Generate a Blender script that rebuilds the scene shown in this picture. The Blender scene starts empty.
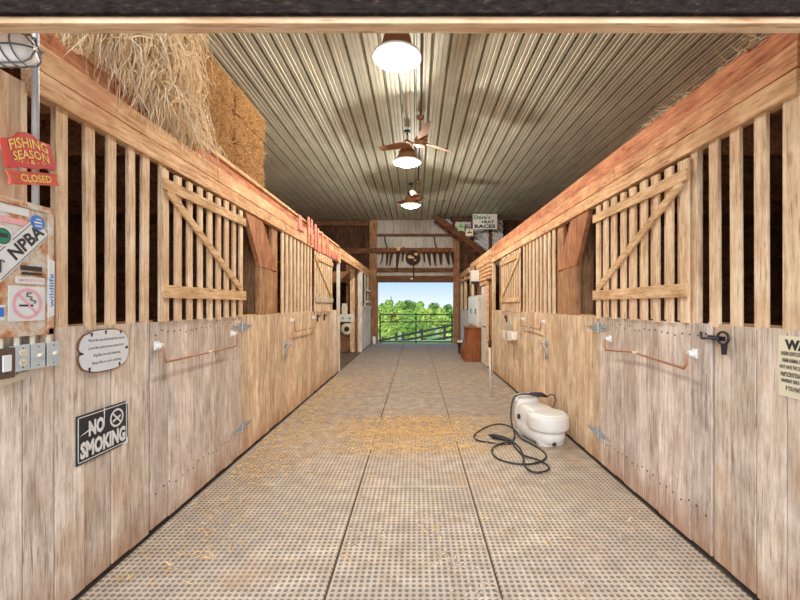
import bpy, bmesh, math, random
from mathutils import Vector, Matrix, noise
random.seed(7)
S = bpy.context.scene
COL = S.collection
PI = math.pi
R = random.Random(11)

# ------------------------------------------------------------------ materials
def lin(c):
    c /= 255.0
    return c / 12.92 if c <= 0.04045 else ((c + 0.055) / 1.055) ** 2.4
def rgb(r, g, b): return (lin(r), lin(g), lin(b), 1)

class NT:
    def __init__(s, name):
        s.m = bpy.data.materials.new(name); s.m.use_nodes = True
        s.t = s.m.node_tree; s.b = s.t.nodes['Principled BSDF']
    def n(s, ty, **kw):
        nd = s.t.nodes.new(ty)
        for k, v in kw.items():
            if k in nd.inputs: nd.inputs[k].default_value = v
            else: setattr(nd, k, v)
        return nd
    def l(s, a, b): s.t.links.new(a, b)
    def math(s, op, a, b=None, c=None, clamp=False):
        nd = s.t.nodes.new('ShaderNodeMath'); nd.operation = op; nd.use_clamp = clamp
        for i, v in enumerate((a, b, c)):
            if v is None: continue
            if isinstance(v, (int, float)): nd.inputs[i].default_value = v
            else: s.l(v, nd.inputs[i])
        return nd.outputs[0]
    def mix(s, f, a, b, mode='MIX'):
        nd = s.t.nodes.new('ShaderNodeMix'); nd.data_type = 'RGBA'; nd.blend_type = mode
        for i, v in ((0, f), (6, a), (7, b)):
            if isinstance(v, (int, float, tuple)): nd.inputs[i].default_value = v
            else: s.l(v, nd.inputs[i])
        return nd.outputs[2]
    def ramp(s, f, stops):
        nd = s.t.nodes.new('ShaderNodeValToRGB'); e = nd.color_ramp.elements
        while len(e) < len(stops): e.new(0.5)
        for el, (p, c) in zip(e, stops):
            el.position = p; el.color = c if isinstance(c, tuple) else (c, c, c, 1)
        s.l(f, nd.inputs[0]); return nd.outputs[0]
    def coord(s, scale, obj=False):
        if obj: src = s.n('ShaderNodeTexCoord').outputs['Object']
        else: src = s.n('ShaderNodeNewGeometry').outputs['Position']
        mp = s.n('ShaderNodeMapping'); mp.inputs['Scale'].default_value = scale
        s.l(src, mp.inputs[0]); return mp.outputs[0]
    def noise(s, vec, scale, detail=4, rough=0.6):
        nd = s.n('ShaderNodeTexNoise'); nd.inputs['Scale'].default_value = scale
        nd.inputs['Detail'].default_value = detail; nd.inputs['Roughness'].default_value = rough
        s.l(vec, nd.inputs['Vector']); return nd.outputs['Fac']
    def bump(s, h, st=0.3, dist=0.01):
        nd = s.n('ShaderNodeBump'); nd.inputs['Strength'].default_value = st; nd.inputs['Distance'].default_value = dist
        s.l(h, nd.inputs['Height']); s.l(nd.outputs[0], s.b.inputs['Normal'])

def plain(name, c, rough=0.5, metal=0.0, var=0.12, scale=18):
    t = NT(name); t.b.inputs['Roughness'].default_value = rough; t.b.inputs['Metallic'].default_value = metal
    v = t.noise(t.coord((1, 1, 1)), scale)
    k = t.ramp(v, [(0.3, 1 - var), (0.7, 1 + var * 0.5)])
    t.l(t.mix(1.0, c, k, 'MULTIPLY'), t.b.inputs['Base Color'])
    return t.m

def wood(name, a, b, c, axis='z', stain=None, rough=0.8, isl=0.3, obj=False, knots=True, dirt=None):
    """a dark grain, b mid, c pale; axis = grain direction"""
    t = NT(name); t.b.inputs['Roughness'].default_value = rough; t.b.inputs['Specular IOR Level'].default_value = 0.15
    sc = {'x': (1.8, 26, 26), 'y': (26, 1.8, 26), 'z': (26, 26, 1.8)}[axis]
    geo = t.n('ShaderNodeNewGeometry')
    rnd = geo.outputs['Random Per Island']
    if obj: src = t.n('ShaderNodeTexCoord').outputs['Object']
    else: src = geo.outputs['Position']
    off = t.n('ShaderNodeCombineXYZ')
    k = t.math('MULTIPLY', rnd, 37.0)
    for i in range(3): t.l(k, off.inputs[i])
    ad = t.n('ShaderNodeVectorMath', operation='ADD'); t.l(src, ad.inputs[0]); t.l(off.outputs[0], ad.inputs[1])
    mp = t.n('ShaderNodeMapping'); mp.inputs['Scale'].default_value = sc; t.l(ad.outputs[0], mp.inputs[0])
    g1 = t.noise(mp.outputs[0], 1.6, 6, 0.65)
    g2 = t.noise(mp.outputs[0], 5.0, 4, 0.7)
    crack = t.noise(mp.outputs[0], 2.7, 2, 0.5)
    mq = t.n('ShaderNodeMapping'); mq.inputs['Scale'].default_value = {'x': (.5, 1, 1), 'y': (1, .5, 1), 'z': (1, 1, .5)}[axis]; t.l(ad.outputs[0], mq.inputs[0])
    blot = t.noise(mq.outputs[0], 7.0, 5, 0.65)
    grain = t.math('ADD', t.math('MULTIPLY', g1, 0.45), t.math('ADD', t.math('MULTIPLY', g2, 0.30), t.math('MULTIPLY', blot, 0.25)))
    col = t.ramp(grain, [(0.36, a), (0.485, b), (0.60, c)])
    col = t.mix(t.ramp(crack, [(0.31, 0.75), (0.36, 0.0)]), col, a)
    tone = t.math('ADD', t.math('MULTIPLY', rnd, isl), 1 - isl * 0.55)
    tone = t.math('MULTIPLY', tone, t.math('ADD', t.math('MULTIPLY', blot, 0.6), 0.78))
    cmb = t.n('ShaderNodeCombineColor')
    for i in range(3): t.l(tone, cmb.inputs[i])
    col = t.mix(1.0, col, cmb.outputs[0], 'MULTIPLY')
    if stain:
        sm = t.noise(ad.outputs[0], 1.7, 4, 0.6)
        col = t.mix(t.ramp(sm, [(0.5, 0.0), (0.72, 0.75)]), col, stain)
    if dirt:
        zz = t.n('ShaderNodeSeparateXYZ'); t.l(geo.outputs['Position'], zz.inputs[0])
        k2 = t.math('SUBTRACT', t.math('ADD', 0.30, t.math('MULTIPLY', t.math('SUBTRACT', t.noise(mq.outputs[0], 5.0, 5, 0.7), .5), 0.9)), zz.outputs[2])
        col = t.mix(t.math('MULTIPLY', t.math('MULTIPLY', k2, 3.0, clamp=True), 0.55), col, dirt)
    if knots:
        vo = t.n('ShaderNodeTexVoronoi'); vo.inputs['Scale'].default_value = 1.0
        ks = {'x': (1.5, 3.4, 3.4), 'y': (3.4, 1.5, 3.4), 'z': (3.4, 3.4, 1.5)}[axis]
        m2 = t.n('ShaderNodeMapping'); m2.inputs['Scale'].default_value = ks; t.l(ad.outputs[0], m2.inputs[0]); t.l(m2.outputs[0], vo.inputs['Vector'])
        col = t.mix(t.ramp(vo.outputs['Distance'], [(0.03, 0.6), (0.07, 0.0)]), col, a)
    t.l(col, t.b.inputs['Base Color'])
    t.bump(grain, 0.6, 0.008)
    return t.m

M = {}
# weathered stall boards (vertical grain)
M['board'] = wood('weathered_board', rgb(150, 126, 104), rgb(212, 192, 170), rgb(238, 224, 206), 'z', rgb(204, 166, 128), isl=0.36, dirt=rgb(168, 112, 66))
M['door_board'] = wood('grey_weathered_board', rgb(142, 124, 110), rgb(204, 187, 171), rgb(233, 220, 206), 'z', rgb(190, 164, 140), isl=0.36, dirt=rgb(168, 112, 66))
M['warm_board'] = wood('tan_board', rgb(146, 112, 80), rgb(206, 180, 148), rgb(231, 212, 184), 'z', rgb(196, 158, 120), isl=0.36, dirt=rgb(168, 112, 66))
M['bar'] = wood('stall_bar_pine', rgb(176, 134, 96), rgb(230, 198, 160), rgb(246, 224, 192), 'z', rgb(212, 168, 124), isl=0.25)
M['rail'] = wood('rail_pine', rgb(156, 114, 74), rgb(212, 172, 126), rgb(234, 203, 162), 'y', None, isl=0.2)
M['diag'] = wood('diagonal_pine', rgb(156, 114, 74), rgb(212, 174, 128), rgb(234, 204, 164), 'y', None, isl=0.2)
M['beam'] = wood('beam_pine', rgb(156, 108, 70), rgb(218, 172, 126), rgb(240, 206, 164), 'y', rgb(198, 136, 98), isl=0.18)
M['beam_red'] = wood('reddish_beam', rgb(128, 70, 44), rgb(190, 120, 84), rgb(214, 154, 112), 'y', rgb(206, 160, 118), isl=0.15)
M['post'] = wood('brown_post', rgb(100, 66, 42), rgb(160, 118, 84), rgb(194, 152, 114), 'z', rgb(136, 90, 62), isl=0.3)
M['beam_mid'] = wood('rosy_beam', rgb(146, 86, 56), rgb(206, 148, 106), rgb(230, 184, 140), 'y', rgb(196, 124, 88), isl=0.15)
M['brace'] = wood('brace_plank', rgb(112, 66, 42), rgb(172, 116, 80), rgb(200, 148, 108), 'z', rgb(140, 84, 54), isl=0.2)
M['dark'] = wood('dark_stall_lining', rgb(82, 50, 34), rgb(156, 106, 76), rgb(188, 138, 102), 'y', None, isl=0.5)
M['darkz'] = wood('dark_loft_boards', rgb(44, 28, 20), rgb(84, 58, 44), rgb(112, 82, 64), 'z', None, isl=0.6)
M['girt'] = wood('brown_girt', rgb(70, 44, 30), rgb(112, 78, 56), rgb(140, 102, 74), 'x', None, isl=0.3)
M['stair'] = wood('stair_timber', rgb(56, 32, 22), rgb(98, 62, 44), rgb(124, 84, 60), 'x', None, isl=0.3)
M['header'] = wood('header_pine', rgb(176, 128, 88), rgb(224, 184, 144), rgb(240, 208, 172), 'x', rgb(214, 168, 126), isl=0.1)
M['white_wood'] = wood('white_painted_wood', rgb(176, 164, 146), rgb(222, 214, 200), rgb(238, 232, 220), 'z', rgb(196, 176, 150), isl=0.15)
M['grey_wood'] = wood('grey_wood', rgb(138, 130, 112), rgb(188, 180, 160), rgb(214, 208, 190), 'z', None, isl=0.15)
M['bin'] = wood('brown_bin_wood', rgb(92, 48, 26), rgb(140, 84, 50), rgb(166, 106, 68), 'z', None, isl=0.15)
M['black_wood'] = plain('black_fence', rgb(42, 40, 42), 0.7)
M['trunk'] = plain('bark', rgb(92, 74, 58), 0.9)
def mk_dark_header():
    t = NT('weathered_black_rail'); t.b.inputs['Roughness'].default_value = 0.9; t.b.inputs['Specular IOR Level'].default_value = 0.05
    v = t.noise(t.coord((9, 20, 24)), 2.4, 8, 0.75)
    t.l(t.ramp(v, [(0.35, rgb(20, 18, 16)), (0.58, rgb(47, 39, 34)), (0.67, rgb(88, 68, 52)), (0.74, rgb(190, 178, 164))]), t.b.inputs['Base Color'])
    t.bump(v, 0.4, 0.005); return t.m
M['dark_header'] = mk_dark_header()

def mk_mat():
    t = NT('dimpled_rubber'); t.b.inputs['Roughness'].default_value = 0.8; t.b.inputs['Specular IOR Level'].default_value = 0.25
    pos = t.n('ShaderNodeNewGeometry').outputs['Position']
    sep = t.n('ShaderNodeSeparateXYZ'); t.l(pos, sep.inputs[0])
    P = 0.0365
    fx = t.math('SUBTRACT', t.math('FRACT', t.math('DIVIDE', t.math('ADD', sep.outputs[0], 50.0), P)), 0.5)
    fy = t.math('SUBTRACT', t.math('FRACT', t.math('DIVIDE', sep.outputs[1], P)), 0.5)
    d = t.math('SQRT', t.math('ADD', t.math('MULTIPLY', fx, fx), t.math('MULTIPLY', fy, fy)))
    dim = t.math('SUBTRACT', 1.0, t.math('MULTIPLY', t.math('SUBTRACT', d, 0.27), 9.0, clamp=True), clamp=True)
    big = t.noise(t.coord((1, 1, 1)), 0.9, 5, 0.6)
    mid = t.noise(t.coord((1, 1, 1)), 7.0, 5, 0.65)
    fine = t.noise(t.coord((1, 1, 1)), 70.0, 3, 0.6)
    # trodden-in dust: the farther mats carry more of it
    far = t.math('MULTIPLY', t.math('SUBTRACT', sep.outputs[1], 3.6), 0.6, clamp=True)
    dust = t.math('ADD', t.math('MULTIPLY', far, 0.5), t.math('MULTIPLY', t.math('SUBTRACT', mid, 0.5), 1.1), clamp=True)
    dust = t.math('MULTIPLY', dust, 1.0, clamp=True)
    rubber = t.ramp(fine, [(0.3, rgb(84, 82, 80)), (0.7, rgb(120, 116, 112))])
    tan = t.ramp(mid, [(0.3, rgb(176, 156, 132)), (0.7, rgb(222, 205, 182))])
    tan = t.mix(t.ramp(big, [(0.4, 0.0), (0.65, 0.7)]), tan, rgb(172, 158, 142))
    tan = t.mix(t.ramp(fine, [(0.5, 0.0), (0.8, 0.35)]), tan, rgb(150, 118, 84))
    # raised buttons rubbed grey, grid full of dust
    tan = t.mix(t.math('MULTIPLY', t.math('MULTIPLY', t.math('SUBTRACT', sep.outputs[1], 4.2), 0.8, clamp=True), 0.62), tan, t.ramp(mid, [(0.3, rgb(124, 113, 101)), (0.7, rgb(168, 157, 144))]))
    f = t.math('MULTIPLY', dim, t.math('SUBTRACT', 1.0, dust, clamp=True))
    col = t.mix(t.math('MULTIPLY', f, 0.88), tan, rubber)
    sm = t.noise(t.coord((1, 1, 1)), 1.6, 4, 0.6)
    col = t.mix(t.ramp(sm, [(0.55, 0.0), (0.7, 0.4)]), col, rgb(186, 148, 104))
    t.l(col, t.b.inputs['Base Color'])
    h = t.math('ADD', t.math('MULTIPLY', f, 0.8), t.math('MULTIPLY', fine, 0.5))
    t.bump(h, 0.35, 0.006); return t.m
M['mat'] = mk_mat()
M['dirt'] = plain('packed_dirt', rgb(112, 96, 80), 0.95, 0, 0.4, 4)
M['concrete'] = plain('concrete', rgb(186, 180, 172), 0.9, 0, 0.2, 3)

def mk_straw(name, a, b, rough=0.7, bump=False):
    t = NT(name); t.b.inputs['Roughness'].default_value = rough
    rnd = t.n('ShaderNodeNewGeometry').outputs['Random Per Island']
    col = t.ramp(rnd, [(0.0, a), (1.0, b)])
    t.l(col, t.b.inputs['Base Color']); return t.m
M['straw'] = mk_straw('pale_straw', rgb(226, 190, 136), rgb(255, 244, 214))
M['floor_straw'] = mk_straw('trodden_straw', rgb(190, 144, 84), rgb(240, 206, 146))
M['debris'] = mk_straw('wood_chips', rgb(120, 88, 60), rgb(232, 218, 200))
M['bale_straw'] = mk_straw('bale_straw', rgb(164, 116, 62), rgb(224, 180, 118))
def mk_bale():
    t = NT('hay_bale'); t.b.inputs['Roughness'].default_value = 0.95
    v = t.noise(t.coord((60, 30, 60)), 1.0, 6, 0.8)
    v2 = t.noise(t.coord((1, 1, 1)), 6.0, 4, 0.6)
    col = t.ramp(v, [(0.3, rgb(110, 74, 36)), (0.5, rgb(176, 128, 72)), (0.7, rgb(216, 172, 112))])
    col = t.mix(t.ramp(v2, [(0.4, 0.0), (0.7, 0.4)]), col, rgb(150, 96, 44))
    t.l(col, t.b.inputs['Base Color']); t.bump(v, 1.0, 0.03); return t.m
M['bale'] = mk_bale()

def mk_ceiling():
    t = NT('galvanised_ceiling'); t.b.inputs['Roughness'].default_value = 0.58; t.b.inputs['Metallic'].default_value = 0.4
    v = t.noise(t.coord((1.5, 0.6, 1)), 2.0, 5, 0.6)
    t.l(t.ramp(v, [(0.3, rgb(184, 181, 160)), (0.7, rgb(212, 209, 188))]), t.b.inputs['Base Color']); return t.m
M['ceiling'] = mk_ceiling()
def mk_siding():
    t = NT('galvanised_siding'); t.b.inputs['Roughness'].default_value = 0.5; t.b.inputs['Metallic'].default_value = 0.15
    v = t.noise(t.coord((3, 1, 0.6)), 1.6, 5, 0.65)
    col = t.ramp(v, [(0.3, rgb(146, 134, 122)), (0.55, rgb(182, 174, 162)), (0.72, rgb(140, 116, 98))])
    t.l(col, t.b.inputs['Base Color']); return t.m
M['siding'] = mk_siding()
M['whitemetal'] = plain('white_metal', rgb(224, 224, 224), 0.4, 0.0)
M['cagewire'] = plain('cage_wire', rgb(120, 122, 124), 0.5, 0.2)
M['galv'] = plain('galvanised_steel', rgb(178, 184, 184), 0.45, 0.35)
M['conduit'] = plain('grey_conduit', rgb(206, 208, 208), 0.4, 0.3)
M['plate'] = plain('steel_plate', rgb(196, 200, 196), 0.45, 0.0)
M['brownplate'] = plain('brown_plate', rgb(112, 88, 74), 0.5, 0.3, 0.25)
M['copper'] = plain('copper_pipe', rgb(182, 128, 98), 0.45, 0.4)
M['iron'] = plain('dark_iron', rgb(52, 50, 54), 0.5, 0.4)
M['rust'] = plain('rusty_steel', rgb(70, 42, 30), 0.75, 0.3, 0.35, 30)
M['rustbrown'] = plain('fan_rusty_brown', rgb(142, 98, 64), 0.6, 0.2, 0.3, 20)
M['gate'] = plain('gate_paint', rgb(52, 62, 58), 0.5, 0.2)
M['white'] = plain('white_plastic', rgb(238, 238, 234), 0.4, 0, 0.05)
M['tank'] = plain('tank_plastic', rgb(216, 213, 206), 0.4, 0, 0.08, 8)
M['cream'] = plain('cream_plastic', rgb(232, 222, 190), 0.4, 0, 0.05)
M['black'] = plain('black_rubber', rgb(34, 34, 38), 0.5)
M['signblack'] = plain('sign_black', rgb(38, 40, 44), 0.5)
M['signred'] = plain('sign_red', rgb(204, 52, 44), 0.5, 0, 0.1)
M['signredpale'] = wood('sign_red_worn', rgb(176, 74, 58), rgb(206, 98, 78), rgb(216, 128, 104), 'y', None, isl=0.1, knots=False)
M['yellow'] = plain('sign_yellow', rgb(248, 214, 104), 0.5, 0, 0.05)
M['paper'] = plain('paper_white', rgb(228, 226, 218), 0.7, 0, 0.05)
M['plaque'] = plain('plaque_white', rgb(226, 226, 224), 0.5, 0, 0.05)
M['plaquerim'] = plain('plaque_rim', rgb(132, 92, 60), 0.6)
M['signcream'] = plain('sign_cream', rgb(238, 226, 192), 0.5, 0, 0.06)
M['ink'] = plain('ink', rgb(44, 42, 44), 0.6)
M['pink'] = plain('faded_pink', rgb(236, 170, 172), 0.6)
M['blue'] = plain('sticker_blue', rgb(64, 122, 204), 0.5)
M['green'] = plain('sign_green', rgb(28, 132, 92), 0.6)
M['palegreen'] = plain('pale_green', rgb(176, 196, 156), 0.6)
M['coral'] = plain('coral_letters', rgb(228, 130, 106), 0.6, 0, 0.2)
M['warnred'] = plain('warning_red', rgb(196, 70, 60), 0.6)
def mk_box():
    t = NT('rusted_panel'); t.b.inputs['Roughness'].default_value = 0.65
    v = t.noise(t.coord((1, 1, 1)), 9.0, 6, 0.7)
    col = t.ramp(v, [(0.40, rgb(214, 208, 194)), (0.50, rgb(206, 174, 140)), (0.58, rgb(190, 118, 66)), (0.75, rgb(140, 78, 46))])
    t.l(col, t.b.inputs['Base Color']); return t.m
M['rustpanel'] = mk_box()
def emis(name, c, st):
    t = NT(name); t.b.inputs['Base Color'].default_value = c
    t.b.inputs['Emission Color'].default_value = c; t.b.inputs['Emission Strength'].default_value = st
    t.b.inputs['Roughness'].default_value = 0.3; return t.m
M['jarglass'] = emis('frosted_jar_glass', (1.0, .98, .92, 1), .04)
M['lampglass'] = emis('lit_lamp_glass', (1.0, 0.95, 0.86, 1), 1.15)
def mk_leaf(name, a, b):
    t = NT(name); t.b.inputs['Roughness'].default_value = 0.6
    rnd = t.n('ShaderNodeNewGeometry').outputs['Random Per Island']
    t.l(t.ramp(rnd, [(0, a), (1, b)]), t.b.inputs['Base Color'])
    t.b.inputs['Subsurface Weight'].default_value = 0.0
    return t.m
M['leaf1'] = mk_leaf('leaf_bright', rgb(124, 160, 56), rgb(200, 216, 112))
M['leaf2'] = mk_leaf('leaf_mid', rgb(98, 142, 52), rgb(172, 200, 94))
M['leaf3'] = mk_leaf('leaf_dark', rgb(70, 108, 44), rgb(136, 164, 76))
def mk_grass():
    t = NT('meadow'); t.b.inputs['Roughness'].default_value = 0.9
    v = t.noise(t.coord((1, 1, 1)), 1.2, 6, 0.7)
    t.l(t.ramp(v, [(0.35, rgb(124, 150, 66)), (0.55, rgb(182, 192, 104)), (0.7, rgb(214, 204, 146))]), t.b.inputs['Base Color']); return t.m
M['grass'] = mk_grass()

# ------------------------------------------------------------------ mesh builder
ORI = {}
class MB:
    def __init__(s): s.v = []; s.f = []; s.T = None
    def _add(s, vs, fs):
        b = len(s.v)
        if s.T: vs = [s.T(*p) for p in vs]
        s.v += [tuple(p) for p in vs]; s.f += [tuple(b + i for i in f) for f in fs]
        return s
    def box(s, x0, x1, y0, y1, z0, z1):
        x0, x1 = sorted((x0, x1)); y0, y1 = sorted((y0, y1)); z0, z1 = sorted((z0, z1))
        return s._add([(x0, y0, z0), (x1, y0, z0), (x1, y1, z0), (x0, y1, z0), (x0, y0, z1), (x1, y0, z1), (x1, y1, z1), (x0, y1, z1)],
                      [(0, 3, 2, 1), (4, 5, 6, 7), (0, 1, 5, 4), (1, 2, 6, 5), (2, 3, 7, 6), (3, 0, 4, 7)])
    def prism(s, pts, e):
        n = len(pts); e = Vector(e); P = [Vector(p) for p in pts]
        nrm = Vector((0, 0, 0))
        for i in range(n): nrm += P[i].cross(P[(i + 1) % n])
        if nrm.dot(e) > 0: P.reverse()
        return s._add([tuple(p) for p in P] + [tuple(p + e) for p in P],
                      [tuple(range(n)), tuple(range(2 * n - 1, n - 1, -1))] + [(i, i + n, (i + 1) % n + n, (i + 1) % n) for i in range(n)])
    def tube(s, pts, r, n=8, cap=True, closed=False):
        P = [Vector(p) for p in pts]; m = len(P)
        rr = r if isinstance(r, (list, tuple)) else [r] * m
        rings = []; up = None
        for i in range(m):
            if closed: d = (P[(i + 1) % m] - P[i - 1])
            else: d = P[min(i + 1, m - 1)] - P[max(i - 1, 0)]
            d.normalize()
            if up is None:
                up = Vector((0, 0, 1)) if abs(d.z) < 0.9 else Vector((1, 0, 0))
            a = d.cross(up)
            if a.length < 1e-4: a = d.orthogonal()
            a.normalize(); b = a.cross(d); b.normalize(); up = b
            rings.append([P[i] + (a * math.cos(2 * PI * k / n) + b * math.sin(2 * PI * k / n)) * rr[i] for k in range(n)])
        vs = [p for g in rings for p in g]; fs = []
        for i in range(m if closed else m - 1):
            for k in range(n):
                j = (i + 1) % m
                fs.append((i * n + k, i * n + (k + 1) % n, j * n + (k + 1) % n, j * n + k))
        if cap and not closed: fs += [tuple(range(n - 1, -1, -1)), tuple(range((m - 1) * n, m * n))]
        return s._add([tuple(p) for p in vs], fs)
    def lathe(s, prof, c, n=32, axis=(0, 0, 1), cap=True):
        ax = Vector(axis).normalized(); a = ax.orthogonal().normalized(); b = ax.cross(a); c = Vector(c)
        vs = []; fs = []; m = len(prof)
        for (r, h) in prof:
            for k in range(n):
                t = 2 * PI * k / n
                vs.append(tuple(c + ax * h + (a * math.cos(t) + b * math.sin(t)) * max(r, 1e-4)))
        for i in range(m - 1):
            for k in range(n):
                fs.append((i * n + k, i * n + (k + 1) % n, (i + 1) * n + (k + 1) % n, (i + 1) * n + k))
        if cap: fs += [tuple(range(n - 1, -1, -1)), tuple(range((m - 1) * n, m * n))]
        return s._add(vs, fs)
    def raw(s, vs, fs): return s._add(vs, fs)
    def build(s, name, mat, parent=None, bevel=0.0, smooth=False, sub=0):
        o0 = ORI.get(parent.name, Vector((0, 0, 0))) if parent else Vector((0, 0, 0))
        me = bpy.data.meshes.new(name)
        me.from_pydata([tuple(Vector(p) - o0) for p in s.v], [], s.f); me.update()
        if smooth: me.shade_smooth()
        me.materials.append(M[mat] if isinstance(mat, str) else mat)
        o = bpy.data.objects.new(name, me); COL.objects.link(o)
        if parent:
            o.parent = parent
        ORI[o.name] = o0
        if sub:
            md = o.modifiers.new('Subdivision', 'SUBSURF'); md.levels = md.render_levels = sub
        if bevel:
            md = o.modifiers.new('Bevel', 'BEVEL'); md.width = bevel; md.segments = 2; md.limit_method = 'ANGLE'
        return o

def tag(o, label=None, cat=None, group=None, kind=None):
    if label: o['label'] = label
    if cat: o['category'] = cat
    if group: o['group'] = group
    if kind: o['kind'] = kind
    return o
def thing(name, label, cat, loc, group=None):
    o = bpy.data.objects.new(name, None); COL.objects.link(o); o.location = loc
    o.empty_display_size = 0.1
    ORI[o.name] = Vector(loc)
    return tag(o, label, cat, group)
def struct(name, mb, mat, **kw):
    return tag(mb.build(name, mat, **kw), kind='structure')

# text: list of verts / faces in (u, v) for a string, fitted to a width and height
def text_geo(body, w, h=None, bold=0.0, cx=True):
    cu = bpy.data.curves.new('lettering', 'FONT'); cu.body = body; cu.size = 1.0; cu.offset = bold; cu.resolution_u = 2
    ob = bpy.data.objects.new('lettering', cu); COL.objects.link(ob)
    dg = bpy.context.evaluated_depsgraph_get(); ev = ob.evaluated_get(dg); me = ev.to_mesh()
    vs = [tuple(v.co) for v in me.vertices]; fs = [tuple(p.vertices) for p in me.polygons]
    ev.to_mesh_clear(); bpy.data.objects.remove(ob); bpy.data.curves.remove(cu)
    x0 = min(v[0] for v in vs); x1 = max(v[0] for v in vs); y0 = min(v[1] for v in vs); y1 = max(v[1] for v in vs)
    sx = w / (x1 - x0); sy = (h / (y1 - y0)) if h else sx
    mx = (x0 + x1) / 2 if cx else x0; my = (y0 + y1) / 2
    return [((v[0] - mx) * sx, (v[1] - my) * sy) for v in vs], fs

def frame(O, U, V, N, rot=0.0):
    O, U, V, N = Vector(O), Vector(U), Vector(V), Vector(N)
    c, sn = math.cos(rot), math.sin(rot)
    U2 = U * c + V * sn; V2 = -U * sn + V * c
    return lambda u, v, w=0.0: tuple(O + U2 * u + V2 * v + N * w)
def put_text(mb, F, body, u, v, w, h, lift=0.002, bold=0.0, warp=None):
    vs, fs = text_geo(body, w, h, bold)
    pts = []
    for (a, b) in vs:
        a, b = a + u, b + v
        if warp: a, b = warp(a, b)
        pts.append(F(a, b, lift))
    mb.raw(pts, fs)
def flat(mb, F, poly, w0, w1):
    """a thin plate: polygon in (u,v), from depth w0 to w1"""
    p0 = [F(u, v, w0) for u, v in poly]; e = Vector(F(0, 0, w1)) - Vector(F(0, 0, w0))
    mb.prism(p0, e)
def rect(u0, u1, v0, v1): return [(u0, v0), (u1, v0), (u1, v1), (u0, v1)]
def disc(cu, cv, r, n=24, ry=None): return [(cu + r * math.cos(2 * PI * k / n), cv + (ry or r) * math.sin(2 * PI * k / n)) for k in range(n)]
def ringband(mb, F, cu, cv, r0, r1, w, n=28):
    vs = []; fs = []
    for k in range(n):
        t = 2 * PI * k / n
        vs += [F(cu + r0 * math.cos(t), cv + r0 * math.sin(t), w), F(cu + r1 * math.cos(t), cv + r1 * math.sin(t), w)]
    for k in range(n):
        j = (k + 1) % n; fs.append((2 * k, 2 * k + 1, 2 * j + 1, 2 * j))
    mb.raw(vs, fs)

# ------------------------------------------------------------------ setting
XW = 1.79          # aisle half width at the stall fronts
YE = 16.1          # far wall
ZC = 4.95          # ceiling
ZB = 1.435         # top of the solid boards
ZM = 2.54          # underside of the loft beam
YF = 1.30          # front wall

m = MB(); m.box(-5.5, 5.5, YF - 0.3, YE + 0.1, -0.12, -0.02); struct('floor', m, 'dirt')

# ceiling: ribbed sheet running away from the camera
def ribbed(x0, x1, pitch, rib, h):
    """profile (u, depth) of ribbed sheet"""
    pts = []; u = x0
    while u < x1 - 1e-6:
        pts += [(u, 0), (u + rib * 0.2, h), (u + rib * 0.8, h), (u + rib, 0)]
        a = u + rib; g = pitch - rib
        for k in (0.33, 0.67):
            c = a + g * k
            pts += [(c - 0.012, 0), (c - 0.004, h * 0.12), (c + 0.004, h * 0.12), (c + 0.012, 0)]
        u += pitch
    pts.append((u, 0)); return pts
prof = ribbed(-5.52, 5.5, 0.2286, 0.046, -0.085)
vs = []; fs = []
for (u, d) in prof: vs += [(u, YF, ZC - d), (u, YE, ZC - d)]
for i in range(len(prof) - 1): fs.append((2 * i, 2 * i + 1, 2 * i + 3, 2 * i + 2))
m = MB(); m.raw(vs, fs); m.box(-5.5, 5.52, YF, YE, ZC + 0.10, ZC + 0.13)
struct('ceiling', m, 'ceiling')

def plank_wall(mb, fixed, axis, a0, a1, z0, z1, t, w, horiz=False):
    """boards on a plane; axis 'x' = plane x=fixed, runs along y; axis 'y' = plane y=fixed"""
    if horiz:
        z = z0
        while z < z1 - 0.01:
            zz = min(z + w * R.uniform(0.92, 1.05), z1); d = R.uniform(0, 0.008)
            if axis == 'x': mb.box(fixed + (d if t > 0 else -d), fixed + t, a0, a1, z, zz - 0.006)
            else: mb.box(a0, a1, fixed + (d if t > 0 else -d), fixed + t, z, zz - 0.006)
            z = zz
    else:
        a = a0
        while a < a1 - 0.01:
            aa = min(a + w * R.uniform(0.92, 1.06), a1)
            if a1 - aa < 0.05: aa = a1
            d = R.uniform(0, 0.006)
            if axis == 'x': mb.box(fixed + (d if t > 0 else -d), fixed + t, a, aa - 0.006, z0, z1)
            else: mb.box(a, aa - 0.006, fixed + (d if t > 0 else -d), fixed + t, z0, z1)
            a = aa
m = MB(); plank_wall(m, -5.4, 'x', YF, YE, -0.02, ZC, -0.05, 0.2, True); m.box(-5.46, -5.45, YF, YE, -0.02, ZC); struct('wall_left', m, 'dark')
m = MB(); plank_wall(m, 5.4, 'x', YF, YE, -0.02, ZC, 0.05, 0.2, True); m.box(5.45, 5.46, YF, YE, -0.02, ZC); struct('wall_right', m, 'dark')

# far wall: brown boards left and right, galvanised siding over the doorway
DX0, DX1, DZ = -1.53, 1.49, 2.456
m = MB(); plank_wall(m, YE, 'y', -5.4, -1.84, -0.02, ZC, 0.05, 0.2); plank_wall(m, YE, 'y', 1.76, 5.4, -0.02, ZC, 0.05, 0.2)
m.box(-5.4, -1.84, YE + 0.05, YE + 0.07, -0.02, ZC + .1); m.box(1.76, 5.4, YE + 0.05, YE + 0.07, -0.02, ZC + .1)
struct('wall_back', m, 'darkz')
prof = ribbed(-1.84, 1.76, 0.3, 0.04, 0.025)
vs = []; fs = []
for (u, d) in prof: vs += [(u, YE - d, DZ + 0.02), (u, YE - d, ZC + .1)]
for i in range(len(prof) - 1): fs.append((2 * i, 2 * i + 1, 2 * i + 3, 2 * i + 2))
m = MB(); m.raw(vs, fs); m.box(-1.84, 1.86, YE + 0.01, YE + 0.03, DZ, ZC + .1); struct('wall_over_doorway', m, 'siding')
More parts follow.
